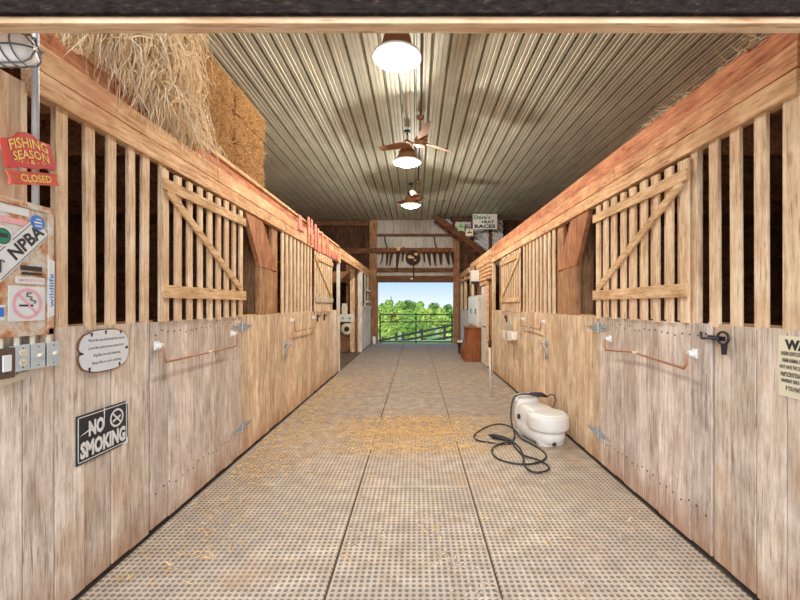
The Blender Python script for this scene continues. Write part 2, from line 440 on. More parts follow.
m = MB(); m.box(-1.86, -1.58, YE - 0.12, YE - 0.03, -0.02, ZC); struct('trim_1', m, 'post', bevel=0.004)
m = MB(); m.box(-1.58, DX0, YE - 0.06, YE + 0.06, -0.02, DZ); struct('trim_2', m, 'post', bevel=0.004)
m = MB(); m.box(DX1, 1.74, YE - 0.12, YE - 0.03, -0.02, ZC - 0.02); struct('trim_3', m, 'post', bevel=0.004)
for i, (za, zb, d) in enumerate(((4.30, 4.40, 0.08), (3.60, 3.83, 0.09), (2.87, 3.04, 0.08), (DZ, 2.72, 0.07))):
    m = MB(); m.box(-1.58 if i != 1 else -3.6, DX1, YE - 0.03 - d - (.004 if i == 1 else 0), YE - 0.028, za, zb); struct('trim_%d' % (4 + i), m, 'girt', bevel=0.004)
m = MB(); m.box(-5.3, -1.9, YE - 0.14, YE - 0.01, 4.72, 4.92); struct('trim_8', m, 'girt')

# front wall with the wide doorway the picture is taken through
m = MB()
m.box(-5.5, -1.93, YF - 0.1, YF, -0.12, 3.0); m.box(1.93, 5.5, YF - 0.1, YF, -0.12, 3.0); m.box(-5.5, -3.3, YF - 0.1, YF, 3.0, ZC); m.box(0.9, 5.5, YF - 0.1, YF, 3.0, ZC); m.box(-3.3, 0.9, YF - 0.1, YF, 4.3, ZC); m.box(-1.93, 1.93, YF + 0.0, YF + 0.06, 2.9, 3.05)  # unseen opening above the header, added to let daylight onto loft straw and ceiling
struct('wall_front', m, 'warm_board')
m = MB(); m.box(-2.6, 2.6, YF - 0.05, YF, 2.431, 2.56); struct('trim_9', m, 'header', bevel=0.004)
m = MB(); m.box(-2.6, 2.6, YF - 0.07, YF - 0.052, 2.4486, 2.90); struct('trim_10', m, 'dark_header', bevel=0.004)

# loft floors over the stalls and stall partitions
for s, nm in ((-1, 'left'), (1, 'right')):
    m = MB()
    m.box(s * (XW + 0.10), s * 5.4, YF, 9.4, 2.80, 2.84)
    y = YF + 0.2
    while y < 9.3:
        m.box(s * (XW + 0.12), s * 5.38, y, y + 0.05, 2.58, 2.80); y += 0.6
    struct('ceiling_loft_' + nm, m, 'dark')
    m = MB()
    for yp in (4.9, 9.36):
        plank_wall(m, yp, 'y', min(s * (XW + 0.28), s * 5.38), max(s * (XW + 0.28), s * 5.38), -0.02, 2.55, 0.06, 0.2, True)
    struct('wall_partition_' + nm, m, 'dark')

# ------------------------------------------------------------------ floor mats
cols = [('left', -1.784, -0.485), ('middle', -0.48, 0.455), ('right', 0.46, 1.784)]
ordn = ['nearest', 'second', 'third', 'fourth', 'fifth', 'sixth', 'seventh', 'eighth', 'ninth']
for ci, (cn, xa, xb) in enumerate(cols):
    st = {0: 3.45, 1: 3.42, 2: 3.83}[ci] - 1.83 * 1
    ys = [max(1.32, st - 1.83)] if st - 1.83 > 0.2 else []
    edges = [1.32]; y = st
    while y < YE:
        if y > 1.5: edges.append(y)
        y += 1.83
    edges.append(YE - 0.01)
    for i in range(len(edges) - 1):
        a, b = edges[i], edges[i + 1]
        g = 0.004
        m = MB(); m.box(xa + g + R.uniform(-.002, .002), xb - g, a + .009, b - .009, -0.02, R.uniform(-0.0025, 0.0))
        o = m.build('floor_mat', 'mat', bevel=0.004)
        q = ordn[i] if i < len(ordn) else 'tenth'
        if i == len(edges) - 2: q = 'farthest'
        extra = ' in front of the sprayer' if False else ''
        tag(o, '%s grey rubber floor mat from the viewer in the %s column of the aisle' % (q, cn), 'mat', 'rubber floor mats')

# ------------------------------------------------------------------ stall fronts
def side_name(s): return 'left' if s < 0 else 'right'
def wbox(mb, s, y0, y1, z0, z1, o0, o1): mb.box(s * (XW - o0), s * (XW - o1), y0, y1, z0, z1)
def vboards(s, y0, y1, z0=0.015, z1=ZB, w=0.165, o=0.0, t=0.035, ragged=0.0):
    mb = MB(); n = max(1, round((y1 - y0) / w)); ww = [(R.uniform(0.85, 1.15)) for _ in range(n)]; k = (y1 - y0) / sum(ww); y = y0
    for q in ww:
        d = R.uniform(-0.003, 0.003)
        wbox(mb, s, y + 0.0035, y + q * k - 0.0035, z0 + R.uniform(0, 0.012), z1 + R.uniform(-0.004, 0.006), o + d, o - t)
        y += q * k
    return mb
def bars(s, parent, ys, w, o0=-0.002, o1=-0.024, z0=ZB - 0.02, z1=ZM + 0.03, mat='bar'):
    for y in ys:
        q = w * R.uniform(0.92, 1.06); mb = MB(); lean = R.uniform(-0.006, 0.006)
        a, b = s * (XW + o0), s * (XW + o1)
        x0, x1 = s * (XW - o0), s * (XW - o1)
        mb.prism([(x0, y - q / 2 + lean, z0), (x0, y + q / 2 + lean, z0), (x0, y + q / 2 - lean, z1), (x0, y - q / 2 - lean, z1)], (x1 - x0, 0, 0))
        mb.build('bar', mat, parent, bevel=0.003)
def slant(mb, s, a, b, w, o0, o1):
    """board in the wall plane from a=(y,z) to b=(y,z)"""
    d = Vector((b[0] - a[0], b[1] - a[1])); d.normalize(); n = Vector((-d.y, d.x)) * w / 2
    P = [(a[0] + n.x, a[1] + n.y), (b[0] + n.x, b[1] + n.y), (b[0] - n.x, b[1] - n.y), (a[0] - n.x, a[1] - n.y)]
    mb.prism([(s * (XW - o0), y, z) for y, z in P], (s * (o0 - o1), 0, 0))

def hinge(parent, s, y, z, flip=1):
    """long galvanised strap hinge: two tapering leaves and a knuckle"""
    mb = MB(); o = 0.004
    F = (lambda u, v, w: (s * (XW - w), y + u, z + v))
    for d in (-1, 1):
        poly = [(0.006 * d, 0.04), (0.04 * d, 0.04), (0.10 * d, 0.026), (0.24 * d, 0.009), (0.25 * d, 0.0), (0.24 * d, -0.009), (0.10 * d, -0.026), (0.04 * d, -0.04), (0.006 * d, -0.04)]
        mb.prism([F(u, v, o) for u, v in poly], Vector(F(0, 0, o + 0.004)) - Vector(F(0, 0, o)))
    mb.tube([F(0, -0.06, 0.009), F(0, 0.06, 0.009)], 0.009, 8)
    h = mb.build('hinge', 'galv', parent)
    mb = MB()
    for d in (-1, 1):
        for u, v in ((0.03, 0.02), (0.03, -0.02), (0.09, 0.0), (0.14, 0.0)):
            mb.lathe([(0.006, 0.0), (0.004, 0.003)], F(u * d, v, o + 0.004), 8, axis=(-s, 0, 0))
    mb.build('screw', 'iron', h)

def slat_door(s, y0, y1, label, near_first, small=False):
    """upper door of upright slats with two rails and a diagonal"""
    t = thing('slat_door', label, 'stall door', (s * XW, (y0 + y1) / 2, ZB), 'slatted upper stall doors')
    n = 9; step = (y1 - y0 - 0.07) / (n - 1)
    for k in range(n):
        y = y0 + 0.035 + k * step; q = R.uniform(0.062, 0.076) * (1.0 if not small else 1.25); mb = MB()
        wbox(mb, s, y - q / 2, y + q / 2, ZB - 0.0 + R.uniform(-0.02, 0.0), 2.515 + R.uniform(-0.012, 0.008), 0.026, 0.006)
        mb.build('slat', 'bar', t, bevel=0.003)
    for k in range(n - 1 if (s > 0 and not small) else 0):
        y = y0 + 0.035 + (k + 0.5) * step + R.uniform(-0.012, 0.012); q = R.uniform(0.05, 0.07); mb = MB()
        wbox(mb, s, y - q / 2, y + q / 2, ZB + 0.008, 2.53, -0.004, -0.026)
        mb.build('inner_slat', 'bar', t, bevel=0.003)
    for zc, h in ((2.395, 0.08), (1.645, 0.09)):
        mb = MB(); wbox(mb, s, y0 - 0.02, y1 + 0.03, zc - h / 2, zc + h / 2, 0.048, 0.027)
        mb.build('rail', 'rail' if not (small and zc < 2 and s < 0) else 'grey_wood', t, bevel=0.003)
    mb = MB(); slant(mb, s, (y0 + 0.03, 2.36), (y1 - 0.05, 1.70), 0.062, 0.047, 0.028)
    mb.build('diagonal_brace', 'diag', t, bevel=0.003)
    return t

def half_door(s, y0, y1, label, hinges=True, mat='door_board'):
    t = thing('stall_half_door', label, 'stall door', (s * XW, (y0 + y1) / 2, 0), 'lower board doors')
    vboards(s, y0 + 0.006, y1 - 0.006, 0.02, ZB, 0.165, 0.003).build('board_panel', mat, t, bevel=0.002)
    mb = MB(); R2 = random.Random(int(y0 * 10) + s)
    for zz in (0.26, 1.36):
        y = y0 + 0.05
        while y < y1 - 0.04:
            mb.lathe([(0.007, 0), (0.004, 0.003)], (s * (XW - 0.0065), y, zz + R2.uniform(-0.02, 0.02)), 8, axis=(-s, 0, 0)); y += 0.075 + R2.uniform(-0.012, 0.012)
    mb.build('nail_heads', 'iron', t)
    if hinges:
        hinge(t, s, y1 + 0.005, 1.328); hinge(t, s, y1 + 0.005, 0.30)
    return t

def stall(s):
    L = side_name(s)
    dn = (2.69, 4.10) if s < 0 else (2.41, 3.91)
    d2 = (6.98, 8.42) if s < 0 else (6.78, 8.28)
    # near fixed front: boards, sill, bars, end post
    t = thing('stall_front', 'weathered board stall front with upright bars, nearest the viewer on the %s' % L, 'stall front', (s * XW, YF, 0), 'fixed stall fronts')
    vboards(s, YF + 0.01, dn[0] - 0.004).build('board_panel', 'board', t, bevel=0.002)
    mb = MB(); wbox(mb, s, YF + 0.01, dn[0] + 0.1, ZB - 0.06, ZB + 0.01, -0.045, -0.09); mb.build('sill', 'rail', t)
    if s < 0:
        bars(s, t, [2.205, 2.36, 2.525, 2.655], 0.064)
        mb = MB(); wbox(mb, s, 1.99, 2.06, ZB - 0.02, ZM + 0.03, -0.002, -0.03); mb.build('end_post', 'bar', t, bevel=0.003)
        mb = MB(); wbox(mb, s, YF + 0.01, 1.842, ZB + 0.01, 2.567, 0.0, -0.03); mb.build('upper_panel', 'bar', t, bevel=0.002)
        mb = MB(); wbox(mb, s, 2.80, 2.87, ZB - 0.02, ZM + 0.03, 0.0, -0.02); mb.build('door_jamb', 'bar', t, bevel=0.003)
    else:
        bars(s, t, [2.41, 2.25, 2.085], 0.072)
        mb = MB(); wbox(mb, s, 1.84, 1.955, ZB - 0.02, ZM + 0.03, 0.0, -0.04); mb.build('end_post', 'bar', t, bevel=0.003)
        bars(s, t, [1.45, 1.61], 0.08)
        mb = MB(); wbox(mb, s, 2.55, 2.61, ZB - 0.02, ZM + 0.03, 0.0, -0.04); mb.build('door_jamb', 'bar', t, bevel=0.003)
    # doors
    half_door(s, dn[0], dn[1], 'grey weathered board half door with a long copper blanket bar, near %s stall' % L)
    ud = (2.79, 4.08) if s < 0 else (2.60, 3.92)
    slat_door(s, ud[0], ud[1], 'big slatted upper door with diagonal brace above the near %s half door' % L, True)
    # middle fixed front
    t = thing('stall_front', 'tan stall front with close upright bars, beyond the %s knee brace' % L, 'stall front', (s * XW, (dn[1] + d2[0]) / 2, 0), 'fixed stall fronts')
    vboards(s, dn[1] + 0.004, d2[0] - 0.004).build('board_panel', 'warm_board', t, bevel=0.002)
    mb = MB(); wbox(mb, s, 4.12, d2[0] + 0.1, ZB - 0.06, ZB + 0.01, -0.045, -0.09); mb.build('sill', 'rail', t)
    a, b = (5.40, 6.85) if s < 0 else (5.22, 6.66)
    n = 9
    bars(s, t, [a + (b - a) * k / (n - 1) for k in range(n)], 0.088)
    # far door pair + end board
    half_door(s, d2[0], d2[1], 'plain tan board half door under the small far slatted door, %s side' % L, False, 'warm_board')
    slat_door(s, d2[0] + 0.02, d2[1] - 0.02, 'small far slatted door with diagonal brace at the far end of the %s stalls' % L, True, True)
    t = thing('stall_front', 'narrow board panel and end post closing the far end of the %s stalls' % L, 'stall front', (s * XW, 8.9, 0), 'fixed stall fronts')
    vboards(s, d2[1] + 0.004, 9.28).build('board_panel', 'board' if s < 0 else 'warm_board', t, bevel=0.002)
    mb = MB(); wbox(mb, s, 9.30 if s < 0 else 9.285, 9.38, 0, ZM, 0.01, -0.06); mb.build('end_post', 'white_wood' if s < 0 else 'bar', t, bevel=0.004)
    mb = MB(); wbox(mb, s, 8.52, 8.68, ZB, ZM, -0.02, -0.10); mb.build('door_jamb', 'post', t, bevel=0.004)
    # timber post of three planks with a wide knee brace
    t = thing('timber_post', 'wide brown plank post with slanting knee brace between the %s stalls' % L, 'post', (s * XW, 4.85, 0), 'braced timber posts')
    pa, pb = (4.60, 5.22) if s < 0 else (4.47, 5.12)
    mb = MB()
    w = (pb - pa) / 3
    for k in range(3): wbox(mb, s, pa + k * w + 0.003, pa + (k + 1) * w - 0.003, ZB - 0.01, 2.0 if k < 2 else ZM, -0.006 - 0.012 * (k == 2), -0.06)
    wbox(mb, s, pa + 0.1, pb - 0.1, 0.02, ZM, -0.08, -0.24)
    mb.build('post', 'post', t, bevel=0.004)
    mb = MB(); q = -0.04
    ya = (4.14, 4.62) if s > 0 else (4.20, 4.66)
    mb.prism([(s * (XW - 0.0), pa, 1.99), (s * XW, pb - 0.03, 1.98), (s * XW, ya[1], ZM), (s * XW, ya[0], ZM)], (s * 0.05, 0, 0))
    mb.build('knee_brace', 'brace', t, bevel=0.004)
    # beam of stacked planks
    t = thing('loft_beam', 'long tan and reddish plank beam over the %s stall fronts' % L, 'beam', (s * XW, 5.6, ZM), 'loft edge beams')
    y0 = 1.86
    mb = MB(); wbox(mb, s, y0, 5.4, ZM, 2.655, 0.02, -0.05); wbox(mb, s, 5.404, 9.42, ZM, 2.655, 0.02, -0.05); mb.build('lower_plank', 'beam', t, bevel=0.004)
    mb = MB(); wbox(mb, s, y0, 3.58, 2.663, 2.785, 0.016, -0.05); wbox(mb, s, 3.585, 9.44, 2.663, 2.785, 0.018, -0.05); mb.build('upper_plank', 'beam' if s < 0 else 'beam_mid', t, bevel=0.004)
    mb = MB(); wbox(mb, s, y0, 9.44, 2.787, 2.90, -0.03 if s < 0 else 0.012, -0.09); mb.build('rim_board', 'beam_red', t, bevel=0.004)
    mb = MB(); wbox(mb, s, y0 + 0.3, 9.44, 2.90, 2.935, -0.005 if s < 0 else 0.0, -0.12); mb.build('cap_board', 'rail' if s < 0 else 'beam_red', t, bevel=0.004)
    # far beam piece
    e = 13.2 if s > 0 else YE - 0.15
    mb = MB(); wbox(mb, s, 9.45, e, 2.66, 2.75, 0.0, -0.05); wbox(mb, s, 9.45, e, 2.757, 2.90, 0.006, -0.05)
    tag(mb.build('far_beam', 'beam', bevel=0.004), 'thinner tan beam carried on past the %s stalls towards the doorway' % L, 'beam', 'far beams')
stall(-1); stall(1)

# ------------------------------------------------------------------ blanket bars (copper pipe on white brackets)
def blanket_bar(s, ya, yb, zt, zl, label, kink=0.0):
    t = thing('blanket_bar', label, 'rail', (s * XW, (ya + yb) / 2, zl), 'copper blanket bars')
    x = lambda o: s * (XW - o)
    mb = MB(); pts = [(x(0.02), ya, zt), (x(0.055), ya, zt - 0.01), (x(0.06), ya, zl + 0.03), (x(0.06), ya + 0.02, zl), (x(0.06), (ya + yb) / 2 + 0.1, zl + kink), (x(0.06), yb - 0.02, zl), (x(0.06), yb, zl + 0.03), (x(0.055), yb, zt - 0.01), (x(0.02), yb, zt)]
    mb.tube(pts, 0.0085, 10); p = mb.build('pipe', 'copper', t, smooth=True)
    mb = MB(); mb.tube([(x(0.06), (ya + yb) / 2 + 0.02, zl + kink * 0.85), (x(0.06), (ya + yb) / 2 + 0.07, zl + kink * 0.95)], 0.0115, 10); mb.build('coupling', 'cream', p)
    for y in (ya, yb):
        mb = MB(); mb.box(x(0.0), x(0.014), y - 0.022, y + 0.022, zt - 0.03, zt + 0.03); mb.lathe([(0.02, 0), (0.02, 0.03), (0.014, 0.035)], (x(0.014), y, zt), 12, axis=(-s, 0, 0))
        mb.build('bracket', 'white', t, bevel=0.003)
blanket_bar(-1, 2.75, 3.87, 1.27, 1.155, 'long copper blanket bar on the near left half door, beside the white plaque')
blanket_bar(1, 2.56, 3.67, 1.24, 1.14, 'long copper blanket bar on the near right half door, between strap hinge and ring latch', 0.035)
blanket_bar(-1, 5.72, 6.92, 1.33, 1.17, 'farther copper blanket bar on the left side, beyond the knee brace')
blanket_bar(1, 5.56, 6.62, 1.32, 1.20, 'farther dark copper blanket bar on the right side, beside the small wall box', 0.02)

# ------------------------------------------------------------------ latches, halter hooks
def latch(s, y, z, label, ring=0.042):
    t = thing('door_latch', label, 'latch', (s * XW, y, z), 'dark iron latches')
    x = lambda o: s * (XW - o)
    mb = MB(); mb.box(x(0.003), x(0.012), y - 0.02, y + 0.11, z - 0.014, z + 0.012); mb.tube([(x(0.02), y + 0.02, z), (x(0.02), y + 0.15, z - 0.01), (x(0.02), y + 0.155, z + 0.03)], 0.008, 8); mb.build('bolt', 'iron', t)
    pts = [(x(0.025), y - 0.03 + ring * math.cos(2 * PI * k / 18), z + 0.005 + ring * 0.85 * math.sin(2 * PI * k / 18)) for k in range(18)]
    mb = MB(); mb.tube(pts, 0.007, 8, closed=True); mb.build('ring', 'iron', t, smooth=True)
    mb = MB(); mb.prism([(x(0.012), y - 0.05, z - 0.03), (x(0.012), y - 0.02, z - 0.03), (x(0.012), y - 0.028, z - 0.09), (x(0.012), y - 0.042, z - 0.09)], (-s * 0.02, 0, 0)); mb.build('tongue', 'iron', t)
latch(1, 2.33, 1.355, 'dark iron ring latch on the near right boards beside the warning sign')
latch(1, 7.85, 1.30, 'dark iron latch above the small grey wall box on the right', 0.06)
latch(-1, 7.22, 1.34, 'dark iron latch on the far left half door, nearer of the two', 0.05)
latch(-1, 7.75, 1.34, 'dark iron latch on the far left half door, farther of the two', 0.05)
def hook(s, y, z, label, h):
    t = thing('lead_hook', label, 'hook', (s * XW, y, z), 'lead rope hooks')
    x = lambda o: s * (XW - o)
    mb = MB(); mb.lathe([(0.05, 0), (0.05, 0.012), (0.02, 0.02)], (x(0.0), y, z), 12, axis=(-s, 0, 0)); mb.tube([(x(0.02), y, z), (x(0.09), y + .02, z - 0.01), (x(0.10), y + .03, z + 0.04)], 0.012, 8); mb.build('hook', 'galv', t)
    for d in (0, 0.03):
        mb = MB(); mb.tube([(x(0.07), y - 0.02 + d, z), (x(0.03), y - 0.05 + d, z - h * .5), (x(0.025), y - 0.06 + d, z - h), (x(0.03), y - 0.02 + d, z - h - 0.02), (x(0.03), y + d, z - h * .6)], 0.008, 6); mb.build('strap', 'post' if d else 'galv', t, smooth=True)
hook(1, 5.47, 1.03, 'metal hook with brown leather strap on the right boards above the sprayer', 0.20)
hook(-1, 5.47, 1.02, 'metal hook with dark strap on the left boards below the bars', 0.17)
# grey wall box with upright back board
t = thing('wall_box', 'small grey wooden box with tall back board on the right boards under a latch', 'box', (XW, 7.3, 0.93))
m = MB(); m.prism([(XW - .005, 7.40, .86), (XW - .005, 7.78, .86), (XW - .005, 7.78, 1.19), (XW - .005, 7.70, 1.26), (XW - .005, 7.50, 1.26), (XW - .005, 7.40, 1.19)], (-.025, 0, 0)); m.build('back_board', 'grey_wood', t, bevel=.003)
m = MB(); m.box(XW - .005, XW - .2, 7.03, 7.40, .93, .95); m.box(XW - .2, XW - .185, 7.03, 7.40, .95, 1.08); m.box(XW - .005, XW - .2, 7.03, 7.045, .95, 1.08); m.box(XW - .005, XW - .2, 7.385, 7.40, .95, 1.08); m.build('tray', 'white_wood', t, bevel=.003)

# ------------------------------------------------------------------ left wall signs
FL = lambda y, z, o=0.0025, rot=0: frame((-XW + o, y, z), (0, 1, 0), (0, 0, 1), (1, 0, 0), rot)
FR = lambda y, z, o=0.0025, rot=0: frame((XW - o, y, z), (0, -1, 0), (0, 0, 1), (-1, 0, 0), rot)

# NO SMOKING
t = thing('no_smoking_sign', 'black and white NO SMOKING sign on the near left boards', 'sign', (-XW, 2.2875, 0.83))
F = FL(2.2875, 0.83)
m = MB(); flat(m, F, rect(-.187, .187, -.131, .131), 0, .004); m.build('plate', 'signblack', t)
m = MB()
for (u0, u1, v0, v1) in ((-.178, .178, .117, .122), (-.178, .178, -.122, -.117), (-.178, -.173, -.122, .122), (.173, .178, -.122, .122)): flat(m, F, rect(u0, u1, v0, v1), .004, .005)
m.build('border', 'paper', t)
m = MB(); put_text(m, F, 'NO', -.055, .045, .11, .088, .006, .055); put_text(m, F, 'SMOKING', 0, -.06, .33, .092, .006, .055); m.build('lettering', 'paper', t)
m = MB(); ringband(m, F, .095, .05, .042, .054, .006); flat(m, frame(F(.095, .05, .0), Vector((0, 1, 0)), Vector((0, 0, 1)), Vector((1, 0, 0)), -PI / 4), rect(-.045, .045, -.005, .005), .005, .006)
flat(m, frame(F(.095, .045, .0), Vector((0, 1, 0)), Vector((0, 0, 1)), Vector((1, 0, 0)), .35), rect(-.033, .033, -.006, .006), .005, .0055); m.build('prohibition_symbol', 'paper', t)
for q in ([(-.005, .131), (.0, .02), (.004, .131)], [(.13, -.131), (.16, -.12), (.187, -.09), (.187, -.131)], [(-.17, .02), (-.10, .035), (-.06, .01), (-.1, .045)], [(.165, .131), (.187, .131), (.187, .105)]):
    m = MB(); flat(m, F, q, .0055, .0065); m.build('scuff', 'paper', t)

# white scalloped plaque
t = thing('verse_plaque', 'white scalloped plaque with handwritten verse above the NO SMOKING sign', 'sign', (-XW, 2.29, 1.292))
F = FL(2.29, 1.292)
def cloud(w, h):
    P = []
    for k in range(72):
        a = 2 * PI * k / 72
        c, sn = math.cos(a), math.sin(a)
        r = (abs(c) ** 3 + abs(sn) ** 3) ** (-1 / 3)
        dent = 1 - 0.10 * math.exp(-((a if a < PI else a - 2 * PI) / 0.1) ** 2) - 0.10 * math.exp(-((a - PI) / 0.1) ** 2) \
            - 0.04 * sum(math.exp(-(((a - q + PI) % (2 * PI) - PI) / 0.08) ** 2) for q in (0.95, PI - 0.95, PI + 0.95, 2 * PI - 0.95))
        P.append((w * r * c * dent, h * r * sn * dent))
    return P
m = MB(); flat(m, F, cloud(.186, .121), 0, .009); m.build('rim', 'plaquerim', t)
m = MB(); flat(m, F, cloud(.180, .115), .0092, .012); m.build('face', 'plaque', t)
m = MB()
for i, (tx, w) in enumerate((('Work like you don\'t need the money', .27), ('Love like you\'ve never been hurt', .26), ('Sing like no one\'s listening', .20), ('Dance like no one\'s watching', .215))):
    m = MB(); put_text(m, F, tx, .01, .062 - i * .042, w, .021, .0128, .004); m.build('lettering', 'ink', t)
m = MB()
for k, (u, v) in enumerate(((0, .1), (-.1, .093), (.115, .095), (-.165, -.003), (.165, .0), (-.115, -.095), (.105, -.095))):
    for a in (-.5, .5, 0): 
        G = frame(F(u, v, 0), (0, 1, 0), (0, 0, 1), (1, 0, 0), a + (PI / 2 if abs(u) > .15 else 0)); flat(m, G, disc(0, 0.002, .004, 8, .011), .0122, .0135)
m.build('painted_leaves', 'ink', t)

# crooked red sign with hanging lower board
t = thing('fishing_season_sign', 'crooked red FISHING SEASON CLOSED sign with yellow letters, upper left', 'sign', (-XW, 1.82, 2.24))
F = frame((-1.725, 1.778, 2.222), (0, 1, 0), (0, 0, 1), (1, 0, 0), .262)
outl = [(-.117, -.062), (-.10, -.066), (-.05, -.06), (0, -.066), (.05, -.06), (.10, -.066), (.117, -.062), (.114, .03), (.112, .052), (.06, .06), (.03, .084), (0, .09), (-.03, .084), (-.06, .06), (-.112, .052), (-.114, .03)]
m = MB(); flat(m, F, outl, 0, .012); m.build('board', 'signred', t, bevel=.002)
m = MB(); warp = lambda u, v: (u, v - 2.2 * u * u)
put_text(m, F, 'FISHING', 0, .045, .18, .042, .0135, .012, warp); put_text(m, F, 'SEASON', 0, -.002, .17, .036, .0135, .012, warp)
put_text(m, F, '- & -', 0, -.036, .06, .018, .0135, .01); m.build('lettering', 'yellow', t)
for sg in (-1, 1):
    m = MB(); m.tube([F(sg * (.055 + .012 * math.cos(a * .5) * (1 - a * .06)), -.036 + .010 * math.sin(a * .5) * (1 - a * .06), .013) for a in range(14)], .0012, 5); m.build('scroll_ornament', 'yellow', t)
lo = MB(); F2 = frame((-1.725, 1.80, 2.119), (0, 1, 0), (0, 0, 1), (1, 0, 0), .25)
flat(lo, F2, [(-.122, -.028), (.122, -.028), (.112, 0), (.122, .028), (-.122, .028), (-.112, 0)], 0, .012); lo = lo.build('hanging_board', 'signredpale', t, bevel=.002)
m = MB(); put_text(m, F2, 'CLOSED', .005, 0, .15, .032, .0135, .012); m.build('lettering', 'yellow', lo)
for u in (-.075, .075):
    m = MB(); m.tube([F(u, -.06, .006), F(u + .012, -.078, .006)], .003, 6); m.build('chain_link', 'galv', t)

# rusted panel with stickers
t = thing('sticker_covered_panel', 'rusty white metal electrical panel covered in stickers at the left edge', 'electrical panel', (-XW, 1.67, 1.41))
m = MB(); m.box(-XW + .002, -1.752, 1.40, 1.928, 1.41, 2.013); m.build('case', 'rustpanel', t, bevel=.006)
FB = lambda y, z, rot=0: frame((-1.7515, y, z), (0, 1, 0), (0, 0, 1), (1, 0, 0), rot)
m = MB(); m.box(-1.752, -1.745, 1.40, 1.928, 1.985, 2.013); m.box(-1.752, -1.745, 1.90, 1.928, 1.41, 1.985); m.box(-1.752, -1.745, 1.40, 1.928, 1.41, 1.44); m.build('frame', 'rustpanel', t, bevel=.002)
def sticker(mat, poly, F, nm='sticker', w=.002):
    mb = MB(); flat(mb, F, poly, 0, w); return mb.build(nm, mat, t)
F = FB(1.8025, 1.556); k = sticker('paper', rect(-.085, .085, -.078, .078), F, 'no_smoking_sticker')
m = MB(); ringband(m, F, 0, 0, .056, .069, .0032); G = FB(1.8025, 1.556, -PI / 4); flat(m, G, rect(-.058, .058, -.006, .006), .0028, .0032); m.build('prohibition_ring', 'pink', k)
m = MB(); flat(m, F, rect(-.04, .0, -.012, -.004), .0035, .0038); flat(m, F, rect(.012, .025, -.012, -.004), .0035, .0038); m.tube([F(.03, 0, .004), F(.035, .012, .004), F(.01, .018, .004), F(.02, .03, .004), F(-.005, .034, .004), F(-.005, .048, .004), F(.015, .048, .004)], .0022, 6); m.build('cigarette', 'ink', k)
F = FB(1.785, 1.823, .80); k = sticker('paper', rect(-.2, .125, -.05, .05), F, 'banner_sticker', .0035)
m = MB(); put_text(m, F, 'NPBA', .015, 0, .195, .058, .0042, .035); m.build('lettering', 'ink', k)
m = MB(); flat(m, F, rect(-.19, .12, .042, .045), .004, .0043); flat(m, F, rect(-.19, .12, -.045, -.042), .004, .0043); m.tube([F(-.15 + .025 * math.cos(a), .02 * math.sin(a * 1.3), .0045) for a in [i * .5 for i in range(12)]], .0025, 6); m.build('emblem', 'ink', k)
F = FB(1.849, 1.93); k = sticker('blue', disc(0, 0, .034), F, 'round_blue_sticker', .004)
m = MB(); flat(m, F, rect(-.02, .02, -.004, .004), .0045, .005); flat(m, F, rect(-.014, .02, -.018, -.012), .0045, .005); flat(m, F, rect(-.01, .016, .012, .018), .0045, .005); m.build('wording', 'paper', k)
F = FB(1.69, 1.842); k = sticker('paper', disc(0, 0, .044), F, 'round_white_sticker', .0045)
m = MB(); flat(m, F, disc(0, 0, .034), .005, .0055); m.build('emblem', 'green', k)
m = MB(); ringband(m, F, 0, 0, .03, .034, .006); flat(m, F, rect(-.02, .02, -.006, .012), .0056, .0062); m.build('drawing', 'ink', k)
F = FB(1.822, 1.715); sticker('ink', rect(-.05, .05, -.009, .012), F, 'black_label'); F = FB(1.826, 1.70); sticker('ink', rect(-.05, .045, -.014, -.002), F, 'black_label')
F = FB(1.815, 1.662); k = sticker('paper', rect(-.066, .07, -.017, .014), F, 'text_label')
m = MB(); put_text(m, F, 'SMOKE DETECTOR', .004, 0, .11, .012, .0026, .01); m.build('lettering', 'pink', k)
F = FB(1.69, 1.965); k = sticker('paper', rect(-.2, .12, -.018, .018), F, 'text_label')
F = FB(1.72, 1.915); k = sticker('pink', rect(-.12, .08, -.012, .012), F, 'text_label')
F = FB(1.915, 1.60); k = sticker('paper', [(-.02, -.13), (.012, -.12), (.014, .14), (-.014, .15), (-.02, .03)], frame((-1.7445, 1.915, 1.62), (0, 1, 0), (0, 0, 1), (1, 0, 0)), 'edge_sticker')
m = MB(); put_text(m, frame((-1.7445, 1.912, 1.62), (0, 0, 1), (0, -1, 0), (1, 0, 0)), 'wildlife', 0, 0, .16, .024, .0025, .01); m.build('lettering', 'blue', k)
F = FB(1.70, 1.53); sticker('blue', rect(-.06, .0, -.03, .01), F, 'small_label'); sticker('paper', rect(-.06, .003, -.045, .02), F, 'small_label', .0015)

